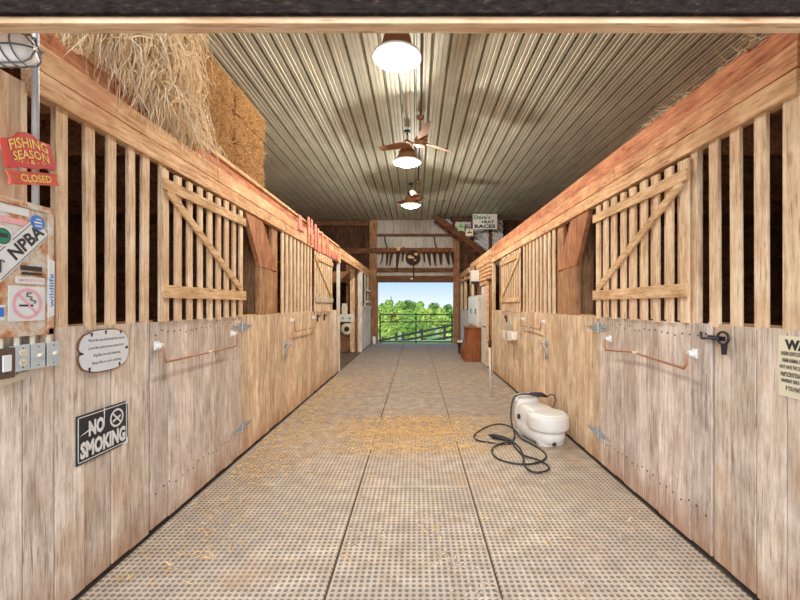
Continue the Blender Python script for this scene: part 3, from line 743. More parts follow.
# switch boxes under it
def sw(y0, y1, z0, z1, mat, kind, label):
    t = thing('wall_switch' if kind != 'outlet' else 'wall_outlet', label, 'switch' if kind != 'outlet' else 'outlet', (-XW, (y0 + y1) / 2, z0))
    m = MB(); m.box(-XW + .003, -1.735, y0 + .003, y1 - .003, z0 + .003, z1 - .003); m.build('box', 'galv', t, bevel=.003)
    m = MB(); m.box(-1.735, -1.731, y0, y1, z0, z1); m.build('cover_plate', mat, t, bevel=.0015)
    yc, zc = (y0 + y1) / 2, (z0 + z1) / 2; F = frame((-1.731, yc, zc), (0, 1, 0), (0, 0, 1), (1, 0, 0))
    if kind == 'rocker':
        m = MB(); flat(m, F, rect(-.018, .018, -.035, .035), 0, .005); m.build('rocker', 'white', t, bevel=.0015)
    elif kind == 'outlet':
        for v in (-.022, .022):
            m = MB(); flat(m, F, disc(0, v, .017, 16, .015), 0, .003); q = m.build('socket', 'cream', t)
            m = MB(); flat(m, F, rect(-.007, -.005, v - .003, v + .006), .003, .0035); flat(m, F, rect(.005, .007, v - .003, v + .006), .003, .0035); flat(m, F, disc(0, v - .008, .002, 8), .003, .0035); m.build('slots', 'ink', q)
    else:
        m = MB(); m.prism([F(-.005, -.006, 0), F(.005, -.006, 0), F(.005, .008, 0), F(-.005, .008, 0)], Vector(F(0, .006, .016)) - Vector(F(0, 0, 0))); m.build('toggle', 'cream', t)
    m = MB()
    for v in (-.042, .042): flat(m, F, disc(0, v, .003, 8), 0, .0015)
    m.build('screw', 'iron', t)
    m = MB(); m.tube([(-1.76, yc, z1 - .004), (-1.76, yc, 1.42)], .010, 8); m.build('conduit', 'cream', t)
sw(1.655, 1.727, 1.238, 1.368, 'brownplate', 'rocker', 'white rocker switch on a brown plate, leftmost of the row under the panel')
sw(1.730, 1.794, 1.260, 1.375, 'plate', 'outlet', 'grey double outlet with cream sockets under the stickered panel')
sw(1.800, 1.868, 1.260, 1.375, 'plate', 'toggle', 'grey toggle switch between the double outlet and the rightmost switch')
sw(1.879, 1.944, 1.260, 1.375, 'plate', 'toggle', 'grey toggle switch, rightmost of the row nearest the white plaque')
t = thing('paper_strip', 'torn cream paper strip with printed line under the switches', 'sign', (-XW, 1.75, 1.2))
F = FL(1.75, 1.225)
m = MB(); flat(m, F, [(-.2, -.045), (-.04, -.028), (.075, -.012), (.088, .022), (.10, .026), (.128, .04), (.105, .052), (.0, .03), (-.2, .008)], 0, .002); m.build('paper', 'signcream', t)
m = MB(); put_text(m, frame((-XW + .004, 1.75, 1.225), (0, 1, 0), (0, 0, 1), (1, 0, 0), .18), 'FOR THE FARM', .04, .013, .11, .014, .003, .01); m.build('lettering', 'ink', t)

# caged jar light and conduit
t = thing('caged_wall_light', 'white glass jar light in a wire cage high in the left corner', 'light', (-XW, 1.45, 2.48))
JY, JZ = 1.45, 2.48
m = MB(); m.lathe([(.03, .0), (.05, .02), (.056, .06), (.056, .30), (.05, .335), (.03, .355), (.001, .362)], (-1.75, JY, JZ), 24, axis=(1, 0, 0)); m.build('glass_jar', 'jarglass', t, smooth=True)
m = MB()
for xx in (-1.66, -1.58, -1.50, -1.455, -1.415): m.tube([(xx, JY + .060 * math.cos(2 * PI * k / 20), JZ + .060 * math.sin(2 * PI * k / 20)) for k in range(20)], .0028, 6, closed=True)
for k in range(6):
    q = 2 * PI * k / 6 + .3; c, sn = math.cos(q), math.sin(q)
    m.tube([(-1.75, JY + .060 * c, JZ + .060 * sn), (-1.415, JY + .060 * c, JZ + .060 * sn), (-1.388, JY + .042 * c, JZ + .042 * sn), (-1.378, JY + .01 * c, JZ + .01 * sn)], .0034, 6)
m.build('wire_cage', 'cagewire', t)
m = MB(); m.lathe([(.06, -.045), (.06, -.01), (.045, .0), (.045, .02)], (-1.745, JY, JZ), 20, axis=(1, 0, 0)); m.build('fitting', 'galv', t)
m = MB(); m.tube([(-1.755, 1.845, 2.014), (-1.755, 1.845, 3.4)], .014, 12)
tag(m.build('electrical_conduit', 'conduit', smooth=True), 'vertical grey conduit running up the left wall behind the red sign', 'pipe')

# WARNING sign on the right
t = thing('warning_sign', 'cream WARNING sign of farm animal law at the right edge', 'sign', (XW, 1.78, 1.255))
F = FR(1.78, 1.255)
pl = []
for (cu, cv, a0) in ((.18, .137, 0), (-.18, .137, PI / 2), (-.18, -.137, PI), (.18, -.137, 1.5 * PI)):
    pl += [(cu + .01 * math.cos(a0 + k * PI / 8), cv + .01 * math.sin(a0 + k * PI / 8)) for k in range(5)]
m = MB(); flat(m, F, pl, 0, .003); m.build('plate', 'signcream', t)
m = MB(); put_text(m, F, 'WARNING', 0, .105, .31, .05, .004, .06)
for i, (tx, w) in enumerate((('UNDER KENTUCKY LAW, A FARM ANIMAL ACTIVITY SPONSOR,', .35), ('FARM ANIMAL PROFESSIONAL, OR OTHER PERSON DOES', .335), ('NOT HAVE THE DUTY TO ELIMINATE ALL RISKS OF INJURY OF', .362), ('PARTICIPATION IN FARM ANIMAL ACTIVITIES. THERE ARE', .352), ('INHERENT RISKS OF INJURY THAT YOU VOLUNTARILY ACCEPT', .345), ('IF YOU PARTICIPATE IN FARM ANIMAL ACTIVITIES.', .30))):
    put_text(m, F, tx, 0, .060 - i * .033, w, .023, .004, .03)
m.build('lettering', 'ink', t)

# ------------------------------------------------------------------ hay in the left loft
def straw_blades(mb, n, gen, lo, hi, w, rnd):
    for _ in range(n):
        p, d, nrm = gen(rnd)
        L = rnd.uniform(lo, hi); d = d.normalized(); sd = d.cross(nrm)
        if sd.length < 1e-3: sd = d.orthogonal()
        sd.normalize(); ww = w * rnd.uniform(.6, 1.2)
        bend = nrm.normalized() * rnd.uniform(-.02, .05) * (L / .2)
        a, b, c = p, p + d * L * .5 + bend, p + d * L - Vector((0, 0, L * L * .5))
        up = nrm.normalized() * ww * .6
        mb.raw([a - sd * ww / 2, a + sd * ww / 2, b + sd * ww / 2, c, b - sd * ww / 2, b + up], [(0, 1, 5), (1, 2, 5), (2, 3, 5), (3, 4, 5), (4, 0, 5)])
def bale(y0, y1, z0, z1, xf, label, rnd):
    nx, ny, nz = 6, 12, 6
    bm = bmesh.new(); bmesh.ops.create_cube(bm, size=1.0)
    bmesh.ops.subdivide_edges(bm, edges=bm.edges[:], cuts=9, use_grid_fill=True)
    dx, dy, dz = .46, y1 - y0, z1 - z0
    for v in bm.verts:
        c = v.co.copy()
        r = 1 - .10 * max(0, abs(c.x) + abs(c.y) - .8) - .07 * max(0, abs(c.y) + abs(c.z) - .8) - .07 * max(0, abs(c.x) + abs(c.z) - .8)
        p = Vector((c.x * dx * r + xf - dx / 2, (y0 + y1) / 2 + c.y * dy * r, (z0 + z1) / 2 + c.z * dz * (r if c.z > 0 else 1)))
        q = noise.noise_vector(p * 6) * .018 + noise.noise_vector(p * 22) * .012
        if c.z < -.49: q.z = 0
        v.co = p + q
    mb = MB(); mb.v = [tuple(v.co) for v in bm.verts]; bm.verts.index_update(); mb.f = [tuple(v.index for v in f.verts) for f in bm.faces]; bm.free()
    t = thing('hay_bale', label, 'hay bale', (xf - .23, (y0 + y1) / 2, z0), 'hay bales stacked in the loft')
    mb.build('bale_body', 'bale', t)
    mb = MB()
    def g(rn):
        if rn.random() < .62: p = Vector((xf - .004, rn.uniform(y0 + .02, y1 - .02), rn.uniform(z0 + .02, z1 - .02))); n = Vector((1, 0, 0))
        elif rn.random() < .5: p = Vector((rn.uniform(xf - .4, xf), y1 - .01, rn.uniform(z0 + .02, z1 - .02))); n = Vector((0, 1, 0))
        else: p = Vector((rn.uniform(xf - .4, xf), rn.uniform(y0, y1), z1 - .01)); n = Vector((0, 0, 1))
        d = Vector((rn.uniform(-.3, .3), rn.uniform(-1, 1), rn.uniform(-1, 1))) + n * .25
        return p, d, n
    straw_blades(mb, 1100, g, .03, .10, .005, rnd); mb.v = [(x, min(max(y, y0 + .004), y1 - .004 + (.05 if y1 > 4.5 else 0)), min(max(z, z0 + .004), z1 - .004 + (.05 if z1 > 3.7 else 0))) for x, y, z in mb.v]; tag(mb.build('loose_stems', 'bale_straw', t), kind='stuff')
rb = random.Random(5)
rown = ['bottom', 'middle', 'top']; cn = ['nearest the viewer', 'in the middle column', 'at the far end']
for c, (ya, yb) in enumerate(((2.45, 3.29), (3.30, 4.12), (4.13, 4.92))):
    for r in range(3):
        z0 = 2.94 + r * .298 if True else 0
        bale(ya + rb.uniform(-.01, .0), yb, z0, z0 + .295, -1.86 - (.05 if c == 0 else 0) - rb.uniform(0, .015), '%s-course brown hay bale of the left loft stack, %s' % (rown[r], cn[c]), rb)
mb = MB(); rl = random.Random(9)
TUFT = [(rl.uniform(1.95, 3.3), rl.random(), rl.uniform(-.8, .8), rl.uniform(-1.0, -.2)) for _ in range(70)]
def g(rn):
    ty, tv, ay, az = rn.choice(TUFT)
    y = ty + rn.gauss(0, .10); v = min(1.05, max(0, tv + rn.gauss(0, .10)))
    lim = 3.5 - .25 * v
    if y > lim: y = lim - rn.uniform(0, .25)
    zl = 2.95 + max(0, 2.55 - y) * .42
    z = zl + v * (3.95 - zl)
    x = -1.83 + .08 * math.sin(v * 3) + rn.uniform(-.05, .04)
    return Vector((x, y, z)), Vector((rn.uniform(-.1, .3), ay * .7 + rn.uniform(-.45, .45), az + rn.uniform(-.5, .35))), Vector((1, 0, .2))
straw_blades(mb, 6500, g, .09, .30, .0085, rl)
def g2(rn):
    y = rn.uniform(2.3, 3.6)
    return Vector((-1.775 + rn.uniform(0, .03), y, 2.95 + rn.uniform(0, .05))), Vector((.25, rn.uniform(-.3, .3), -1)), Vector((1, 0, 0))
straw_blades(mb, 110, g2, .06, .2, .006, rl)
tag(mb.build('loose_straw', 'straw'), 'pale loose straw spilling over the loft edge at upper left', 'straw', None, 'stuff')

# scattered straw and chips on the floor
mb = MB(); rf = random.Random(3)
def gf(rn):
    q = rn.random()
    if q < .62: x = rn.gauss(-.05, .55); y = rn.choice((4.75, 5.0, 5.35, 4.35)) + rn.gauss(0, .13)
    elif q < .90: x = -1.74 + abs(rn.gauss(0, .4)); y = rn.uniform(3.6, 8.5)
    elif q < .97: x = rn.uniform(-1.7, 1.7); y = rn.uniform(2.4, 9)
    else: x = rn.gauss(-1.45, .15); y = rn.uniform(2.2, 4.2)
    x = max(-1.7, min(1.7, x))
    a = rn.uniform(0, 2 * PI)
    return Vector((x, y, .003 + rn.uniform(0, .006))), Vector((math.cos(a), math.sin(a), .03)), Vector((0, 0, 1))
straw_blades(mb, 7000, gf, .02, .09, .007, rf)
mb.v = [(x, y, max(z, .0015)) for x, y, z in mb.v]
tag(mb.build('floor_straw', 'floor_straw'), 'golden straw scattered in a band across the aisle mats', 'straw', None, 'stuff')
mb = MB()
def gd(rn):
    cx, cy, sx, sy = rn.choice(((.20, 2.42, .06, .06), (-.35, 2.72, .10, .07), (.12, 2.85, .09, .08), (.33, 2.15, .07, .09), (.05, 2.6, .4, .4), (1.0, 2.7, .4, .3)))
    a = rn.uniform(0, 2 * PI); return Vector((rn.gauss(cx, sx), rn.gauss(cy, sy), .003)), Vector((math.cos(a), math.sin(a), .02)), Vector((0, 0, 1))
straw_blades(mb, 420, gd, .008, .03, .007, rf)
mb.v = [(max(-1.7, min(1.7, x)), max(1.5, y), max(z, .0015)) for x, y, z in mb.v]
tag(mb.build('wood_chips', 'debris'), 'scattered pale chips and bark crumbs on the nearest mats', 'debris', None, 'stuff')

# straw wisps on the right beam
mb = MB()
def gr(rn):
    y = rn.choice((2.9, 3.0, 3.15, 2.6, 2.2, 1.95)) + rn.gauss(0, .12)
    return Vector((1.80 + rn.uniform(0, .05), max(1.9, y), 2.94)), Vector((rn.uniform(-.5, .2), rn.uniform(-1, 1), rn.uniform(-.1, .4))), Vector((-1, 0, .3))
straw_blades(mb, 160, gr, .05, .16, .004, rf)
tag(mb.build('straw_wisps', 'straw'), 'thin wisps of straw caught on top of the right beam', 'straw', None, 'stuff')

# ------------------------------------------------------------------ ceiling lamps and fans
lamp_lab = ['large round barn lamp nearest the viewer, just under the header', 'middle round barn lamp hanging in front of the nearer fan', 'farthest round barn lamp hanging below the farther fan']
for i, (x, y) in enumerate(((-.21, 4.45), (-.173, 7.72), (-.14, 11.05))):
    zb = 4.28
    t = thing('barn_lamp', lamp_lab[i], 'lamp', (x, y, zb), 'ceiling lamps')
    m = MB(); m.lathe([(.262, .015), (.268, .03), (.262, .05), (.20, .10), (.165, .17), (.15, .24), (.12, .275), (.06, .28)], (x, y, zb), 36, cap=False); m.build('hood', 'rustbrown', t, smooth=True)
    m = MB(); m.lathe([(.001, -.055), (.08, -.05), (.16, -.03), (.225, .0), (.255, .025), (.25, .04)], (x, y, zb), 36, cap=False); m.build('glass_lens', 'lampglass', t, smooth=True)
    m = MB(); m.lathe([(.248, .018), (.268, .012), (.274, .025), (.268, .04), (.25, .04)], (x, y, zb), 36, cap=False); m.build('rim', 'white', t, smooth=True)
    m = MB(); m.lathe([(.06, .26), (.075, .30), (.075, .42), (.05, .44)], (x, y, zb), 20); m.build('ballast', 'rust', t)
    m = MB(); m.tube([(x, y, zb + .44), (x, y, ZC - .03)], .014, 8); m.build('stem', 'iron', t)
    m = MB(); m.lathe([(.06, 0), (.06, .05)], (x, y, ZC - .08), 16); m.build('ceiling_box', 'iron', t)
    ld = bpy.data.lights.new('lamp_light', 'POINT'); ld.energy = (110, 170, 130)[i]; ld.color = (1.0, .95, .87); ld.shadow_soft_size = .06
    lo = bpy.data.objects.new('lamp_light', ld); COL.objects.link(lo); lo.parent = t; lo.location = (0, 0, -.11)

def fan(x, y, z, a0, label):
    t = thing('ceiling_fan', label, 'fan', (x, y, z), 'ceiling fans')
    m = MB(); m.lathe([(.05, -.06), (.10, -.05), (.115, -.01), (.115, .05), (.08, .09), (.03, .10)], (x, y, z), 24); m.build('motor', 'rustbrown', t, smooth=True)
    m = MB(); m.tube([(x, y, z + .1), (x, y, ZC - .05)], .013, 10); m.build('down_rod', 'rustbrown', t)
    m = MB(); m.lathe([(.03, -.1), (.065, -.07), (.07, -.03)], (x, y, ZC), 20); m.build('canopy', 'rustbrown', t, smooth=True)
    for k in range(3):
        a = a0 + k * 2 * PI / 3; c, sn = math.cos(a), math.sin(a)
        def Q(r, w, h): return (x + c * r - sn * w, y + sn * r + c * w, z + h)
        sec = [(.16, .05, .05), (.22, .085, .09), (.40, .085, .085), (.62, .065, .07), (.78, .045, .05), (.81, .03, .03)]
        vs = []; fs = []; n = len(sec)
        for (r, wa, wb) in sec:
            vs += [Q(r, -wa, -.018), Q(r, wb, .022), Q(r, wb, .030), Q(r, -wa, -.010)]
        for i in range(n - 1):
            for j in range(4): fs.append((i * 4 + j, i * 4 + (j + 1) % 4, i * 4 + 4 + (j + 1) % 4, i * 4 + 4 + j))
        fs += [(3, 2, 1, 0), tuple(range(4 * n - 4, 4 * n))]
        m = MB(); m.raw(vs, fs); b = m.build('blade', 'rustbrown', t)
        m = MB(); m.prism([Q(.08, -.025, 0), Q(.24, -.03, 0), Q(.24, .03, .012), Q(.08, .025, .012)], (0, 0, .012)); m.build('blade_arm', 'rust', b)
fan(.08, 7.14, 4.45, math.radians(37.5), 'brown three-bladed ceiling fan nearer the viewer, above the middle lamp')
fan(.05, 10.9, 4.45, math.radians(17), 'brown three-bladed ceiling fan farther down the aisle, above the far lamp')
m = MB(); m.tube([(.045, YF + .1, ZC - .045), (.08, 7.0, ZC - .045)], .014, 8); m.tube([(.08, 7.28, ZC - .045), (.055, 10.75, ZC - .045)], .014, 8)
tag(m.build('ceiling_conduit', 'iron'), 'dark conduit running along the middle of the ribbed ceiling between the fans', 'pipe')

# ------------------------------------------------------------------ spot sprayer
sx, sy = 1.43, 4.66; ang = math.radians(-74)
t = thing('spot_sprayer', 'white plastic tank sprayer with black hose by the right stall wall', 'sprayer', (sx, sy, 0))
ca, sa = math.cos(ang), math.sin(ang)
def SL(u, v, z): return (sx + ca * u - sa * v, sy + sa * u + ca * v, z)
def loft(mb, secs, n=40, e=3.0):
    vs = []; fs = []
    for (z, cu, a, b) in secs:
        for k in range(n):
            th = 2 * PI * k / n; c, s2 = math.cos(th), math.sin(th)
            r = (abs(c) ** e + abs(s2) ** e) ** (-1 / e)
            vs.append(SL(cu + a * r * c, b * r * s2, z))
    for i in range(len(secs) - 1):
        for k in range(n): fs.append((i * n + k, i * n + (k + 1) % n, (i + 1) * n + (k + 1) % n, (i + 1) * n + k))
    fs += [tuple(range(n - 1, -1, -1)), tuple(range((len(secs) - 1) * n, len(secs) * n))]
    mb.raw(vs, fs)
m = MB(); loft(m, [(.03, 0.02, .30, .165), (.05, 0.02, .32, .18), (.09, 0.02, .335, .195), (.13, .02, .335, .20), (.16, .015, .32, .195), (.175, .0, .305, .185), (.20, -.01, .30, .185), (.26, -.03, .29, .18), (.32, -.04, .27, .17), (.36, -.06, .22, .15), (.375, -.08, .16, .11)], 48, 2.6)
m.build('tank', 'tank', t, smooth=True)
CU = .175
m = MB(); m.lathe([(.205, .165), (.222, .185), (.228, .20), (.228, .305), (.222, .325), (.205, .338), (.18, .342), (.172, .350), (.15, .358), (.10, .364), (.05, .367), (.001, .368)], SL(CU, 0, 0), 48); d = m.build('dome_lid', 'tank', t, smooth=True)
m = MB(); m.tube([SL(CU + .185 * math.cos(2 * PI * k / 40), .185 * math.sin(2 * PI * k / 40), .344) for k in range(40)], .006, 8, closed=True); m.build('lid_ring', 'white', d, smooth=True)
m = MB(); loft(m, [(.06, -.25, .075, .155), (.20, -.25, .08, .16), (.33, -.25, .075, .155), (.40, -.255, .065, .14), (.418, -.26, .05, .12)], 36, 3.2); m.build('rear_hump', 'tank', t, smooth=True)
m = MB(); m.tube([SL(-.26, -.14, .37), SL(-.265, -.14, .425), SL(-.265, -.11, .45), SL(-.265, .09, .45), SL(-.265, .12, .425), SL(-.26, .12, .37)], .022, 10); m.build('carry_handle', 'tank', t, smooth=True)
m = MB(); m.lathe([(.022, 0), (.022, .025), (.014, .03)], SL(.325, -.03, .045), 14, axis=(ca, sa, 0)); m.build('drain_cap', 'black', t)
m = MB(); P = [SL(-.14, -.182, .21), SL(-.10, -.182, .21), SL(-.10, -.182, .26), SL(-.14, -.182, .26)]; m.prism(P, (sa * .018, -ca * .018, 0)); m.build('switch', 'black', t)
for cu in (.22, -.2):
    m = MB(); loft(m, [(.0, cu, .07, .15), (.012, cu, .075, .155), (.05, cu, .08, .17)], 24); m.build('foot', 'tank', t)
def fl(px, py, z=.011):
    Y = 400 * (1.55 - z) / (py - 305); return ((px - 416) * Y / 400, Y, z)
def smooth_path(P, it=3):
    P = [Vector(p) for p in P]
    for _ in range(it):
        Q = [P[0]]
        for a, b in zip(P, P[1:]): Q += [a * .75 + b * .25, a * .25 + b * .75]
        Q.append(P[-1]); P = Q
    return P
hp = [SL(-.16, .10, .44), SL(-.20, .0, .475), SL(-.24, -.14, .465), SL(-.24, -.215, .40), SL(-.24, -.235, .15)] + [fl(516, 436), fl(509, 446), fl(490, 442.5), fl(478, 441), fl(472, 436.5), fl(483, 428), fl(499, 423, .02), fl(513, 427, .03), fl(520, 438, .022), fl(530, 443), fl(544, 451), fl(547.5, 458), fl(536, 464), fl(518, 464.5), fl(498, 460), fl(490, 451), fl(497, 444.5, .022), fl(511, 441, .03), fl(519, 446, .02), fl(523.5, 455, .012), fl(523.5, 466), fl(534, 473.5), fl(548, 471), fl(550, 466), fl(537, 459, .024), fl(525, 456.5, .026), fl(516, 449), fl(511, 441)]
m = MB(); m.tube(smooth_path(hp, 2), .0095, 8); m.build('hose', 'black', t, smooth=True)
gx, gy, _ = fl(503, 437)
m = MB(); a_, b_ = Vector(fl(491, 435.5, .03)), Vector(fl(511, 440, .03))
m.tube([a_, a_.lerp(b_, .15), a_.lerp(b_, .6), b_], [.020, .030, .028, .012], 10); dd = (b_ - a_).normalized(); m.tube([a_ - dd * .03, a_], .009, 8); m.build('spray_gun', 'black', t, smooth=True)
m = MB(); m.tube([SL(-.20, .0, .475), SL(-.17, .05, .47), SL(-.15, .14, .465), SL(-.13, .20, .44)], [.012, .026, .028, .012], 10); m.tube([SL(-.13, .20, .44), SL(-.12, .24, .47), SL(-.10, .28, .46), SL(-.08, .29, .40), SL(-.08, .25, .33), SL(-.10, .16, .30)], .007, 8); m.build('wand_grip', 'black', t, smooth=True)

# standing pole by the right wall
t = thing('standing_pole', 'thin silver pole with dark top standing on the aisle floor at right', 'pole', (1.262, 6.8, 0))
m = MB(); m.tube([(1.262, 6.8, .01), (1.262, 6.83, .85)], .022, 12); m.build('shaft', 'conduit', t, smooth=True)
m = MB(); m.lathe([(.03, 0), (.034, .012), (.022, .03)], (1.262, 6.8, .0), 14); m.build('foot', 'galv', t)
m = MB(); m.tube([(1.262, 6.83, .83), (1.262, 6.83, .95)], .028, 12); m.tube([(1.262, 6.83, .95), (1.255, 6.85, 1.22)], .012, 10); m.tube([(1.262, 6.83, .9), (1.22, 6.83, .92)], .01, 8); m.build('dark_coupling', 'iron', t, smooth=True)

# ------------------------------------------------------------------ far right: door, cabinet, bin, bucket
m = MB(); plank_wall(m, XW + .03, 'x', 9.41, 12.95, 0, 2.66, .05, .2); struct('wall_far_right', m, 'post')
m = MB(); 
for k in range(5): m.box(XW + .028, XW - .06, 9.45, 12.9, 2.18 + k * .095, 2.25 + k * .095)
tag(m.build('slatted_rack', 'beam', bevel=.003), 'tan rack of stacked horizontal boards high on the far right wall', 'rack')
t = thing('narrow_white_door', 'narrow white painted door standing in the far right wall beside the cabinet', 'door', (XW, 10.4, 0))
m = MB(); m.box(XW + .02, XW - .03, 9.98, 10.78, .02, 2.05); m.build('leaf', 'white_wood', t, bevel=.004)
m = MB(); m.box(XW + .02, XW - .06, 9.90, 10.86, 2.06, 2.15); m.box(XW + .02, XW - .045, 9.9, 9.97, .02, 2.05); m.build('frame', 'rail', t, bevel=.004)
m = MB(); m.tube([(XW - .03, 10.1, 1.0), (XW - .09, 10.1, 1.0), (XW - .09, 10.16, 1.0)], .014, 8); m.build('handle', 'iron', t)
t = thing('white_cabinet', 'white wall cabinet with dark handles above the brown feed bin', 'cabinet', (XW, 11.8, .95))
m = MB(); m.box(XW + .02, XW - .10, 10.95, 12.85, .93, 1.82); m.build('body', 'white_wood', t, bevel=.004)
for ya, yb in ((11.0, 11.88), (11.92, 12.8)):
    m = MB(); m.box(XW - .10, XW - .118, ya, yb, .98, 1.78); d = m.build('door', 'white', t, bevel=.003)
    m = MB(); m.tube([(XW - .118, ya + .1, 1.3), (XW - .145, ya + .1, 1.32), (XW - .145, ya + .1, 1.42), (XW - .118, ya + .1, 1.44)], .012, 6); m.build('handle', 'iron', d)
t = thing('wall_lantern', 'small white box lantern high on the far right wall', 'light', (XW, 11.1, 2.2))
m = MB(); m.box(XW - .06, XW - .26, 10.95, 11.25, 2.20, 2.50); m.build('body', 'white', t, bevel=.01)
m = MB(); m.box(XW - .06, XW - .24, 11.0, 11.2, 2.13, 2.20); m.build('lens', 'iron', t); m = MB(); m.tube([(XW - .15, 11.1, 2.5), (XW - .15, 11.1, 2.63)], .02, 8); m.build('stem', 'iron', t)
t = thing('hanging_rope', 'coil of brown and white rope hanging above the white cabinet', 'rope', (XW, 12.0, 1.9))
for k, mt in ((0, 'rust'), (1, 'cream')):
    m = MB(); m.tube([(XW - .05 - .03 * k, 11.6 + k * .45 + .13 * math.cos(2 * PI * j / 20), 1.99 + .16 * math.sin(2 * PI * j / 20)) for j in range(20)], .022, 6, closed=True); m.build('coil', mt, t, smooth=True)
t = thing('feed_bin', 'brown wooden feed bin with curved front against the far right wall', 'bin', (1.55, 11.3, 0))
pr = [(XW - .015, .0), (1.32, .0), (1.31, .22), (1.33, .34), (1.38, .46), (1.42, .60), (1.42, .90), (XW - .015, .90)]
m = MB(); m.prism([(x, 10.9, z) for x, z in pr], (0, .95, 0)); m.build('body', 'bin', t, bevel=.006)
m = MB(); m.box(1.39, XW - .012, 10.87, 11.87, .905, .935); m.build('lid', 'bin', t, bevel=.004)
t = thing('bucket', 'black bucket with pale lid beside the brown feed bin', 'bucket', (1.45, 12.75, 0))
m = MB(); m.lathe([(.10, .0), (.13, .36)], (1.45, 12.75, 0), 20); m.build('body', 'black', t); m = MB(); m.lathe([(.135, .36), (.14, .40), (.11, .42)], (1.45, 12.75, 0), 20); m.build('lid', 'paper', t)
t = thing('far_stall_front', 'white painted low boards and brown opening beside the far doorway on the right', 'stall front', (XW, 14.5, 0))
vboards(1, 13.3, 15.9, .02, 1.36, .3, .03).build('board_panel', 'white_wood', t, bevel=.003)
for y in (13.05, 14.6, 15.85):
    m = MB(); wbox(m, 1, y, y + .16, 0, 2.62, .02, -.08); m.build('post', 'post' if y < 14 else 'bar', t, bevel=.004)
m = MB(); wbox(m, 1, 13.25, 15.9, 2.62, 2.80, .04, -.05); wbox(m, 1, 13.25, 15.9, 2.43, 2.52, .04, -.05); m.build('top_rail', 'beam', t, bevel=.004)
m = MB(); plank_wall(m, XW + .5, 'x', 13.0, 16.0, 0, 2.9, .05, .25); struct('wall_recess_right', m, 'post')

# ------------------------------------------------------------------ far left: alcove, hose reel, stall front
m = MB(); plank_wall(m, 13.25, 'y', -2.16, -1.86, 0, 2.66, .05, .15); plank_wall(m, 13.25, 'y', -5.3, -2.17, 0, 1.25, .05, .2); m.box(-5.3, -2.17, 13.25, 13.30, 2.3, 2.66); struct('wall_alcove', m, 'post')
m = MB(); m.box(-2.16, -2.02, 13.1, 13.24, 0, 2.7); struct('trim_11', m, 'bar', bevel=.004)
t = thing('far_stall_front', 'whitewashed low boards with pale corner post beside the far doorway on the left', 'stall front', (-XW, 14.6, 0))
vboards(-1, 13.35, 15.75, .02, 1.40, .3, .0).build('board_panel', 'white_wood', t, bevel=.003)
m = MB(); wbox(m, -1, 13.1, 13.3, 0, 2.66, .02, -.12); m.build('corner_post', 'white_wood', t, bevel=.004)
for za, zb, y0, y1 in ((1.40, 1.52, 13.35, 15.7), (1.62, 1.70, 14.2, 15.6), (2.05, 2.13, 14.2, 15.6)):
    m = MB(); wbox(m, -1, y0, y1, za, zb, .03, -.04); m.build('rail', 'white_wood', t, bevel=.003)
for y in (14.2, 15.0, 15.6):
    m = MB(); wbox(m, -1, y, y + .12, 1.40, 2.66, .0, -.06); m.build('upright', 'grey_wood' if y < 15.3 else 'post', t, bevel=.003)
m = MB(); plank_wall(m, -XW - .5, 'x', 13.4, 16.0, 0, 2.9, -.05, .25); struct('wall_recess_left', m, 'post')
t = thing('hose_reel', 'white coiled hose on a round reel under the small cabinet in the left alcove', 'reel', (-2.27, 13.1, .78))
m = MB(); m.lathe([(.10, .0), (.19, .01), (.205, .06), (.19, .11), (.12, .115)], (-2.27, 13.22, .76), 28, axis=(0, -1, 0)); m.build('coil', 'cream', t, smooth=True)
m = MB(); m.lathe([(.09, .10), (.085, .125), (.03, .13)], (-2.27, 13.22, .76), 20, axis=(0, -1, 0)); m.build('hub', 'iron', t)
t = thing('alcove_cabinet', 'small white cabinet above the hose reel in the left alcove', 'cabinet', (-2.28, 13.1, 1.0))
m = MB(); m.box(-2.50, -2.04, 13.06, 13.24, 1.0, 1.25); m.build('body', 'white', t, bevel=.006)
for xx in (-2.38, -2.16):
    m = MB(); m.lathe([(.045, 0), (.045, .012)], (xx, 13.06, 1.12), 14, axis=(0, -1, 0)); m.build('knob', 'palegreen', t)
t = thing('feed_sack', 'pale feed sack on the shelf above the small alcove cabinet', 'sack', (-2.35, 13.15, 1.5))
m = MB(); m.prism([(-2.44, 13.12, 1.252), (-2.26, 13.12, 1.252), (-2.25, 13.12, 1.48), (-2.28, 13.12, 1.56), (-2.43, 13.12, 1.55), (-2.45, 13.12, 1.46)], (0, .11, 0)); m.build('body', 'signcream', t, bevel=.02)
m = MB(); m.prism([(-2.42, 13.15, 1.55), (-2.29, 13.15, 1.55), (-2.27, 13.15, 1.60), (-2.44, 13.15, 1.60)], (0, .05, 0)); m.build('tied_top', 'paper', t)

# small things at foot of the left doorway post
t = thing('canister', 'small pale canister at the foot of the left doorway post', 'canister', (-1.66, 15.8, 0))
m = MB(); m.lathe([(.06, 0), (.07, .02), (.07, .26), (.03, .32)], (-1.66, 15.8, 0), 16); m.build('body', 'white', t, smooth=True)
m = MB(); m.lathe([(.02, .32), (.025, .38)], (-1.66, 15.8, 0), 12); m.build('cap', 'iron', t)

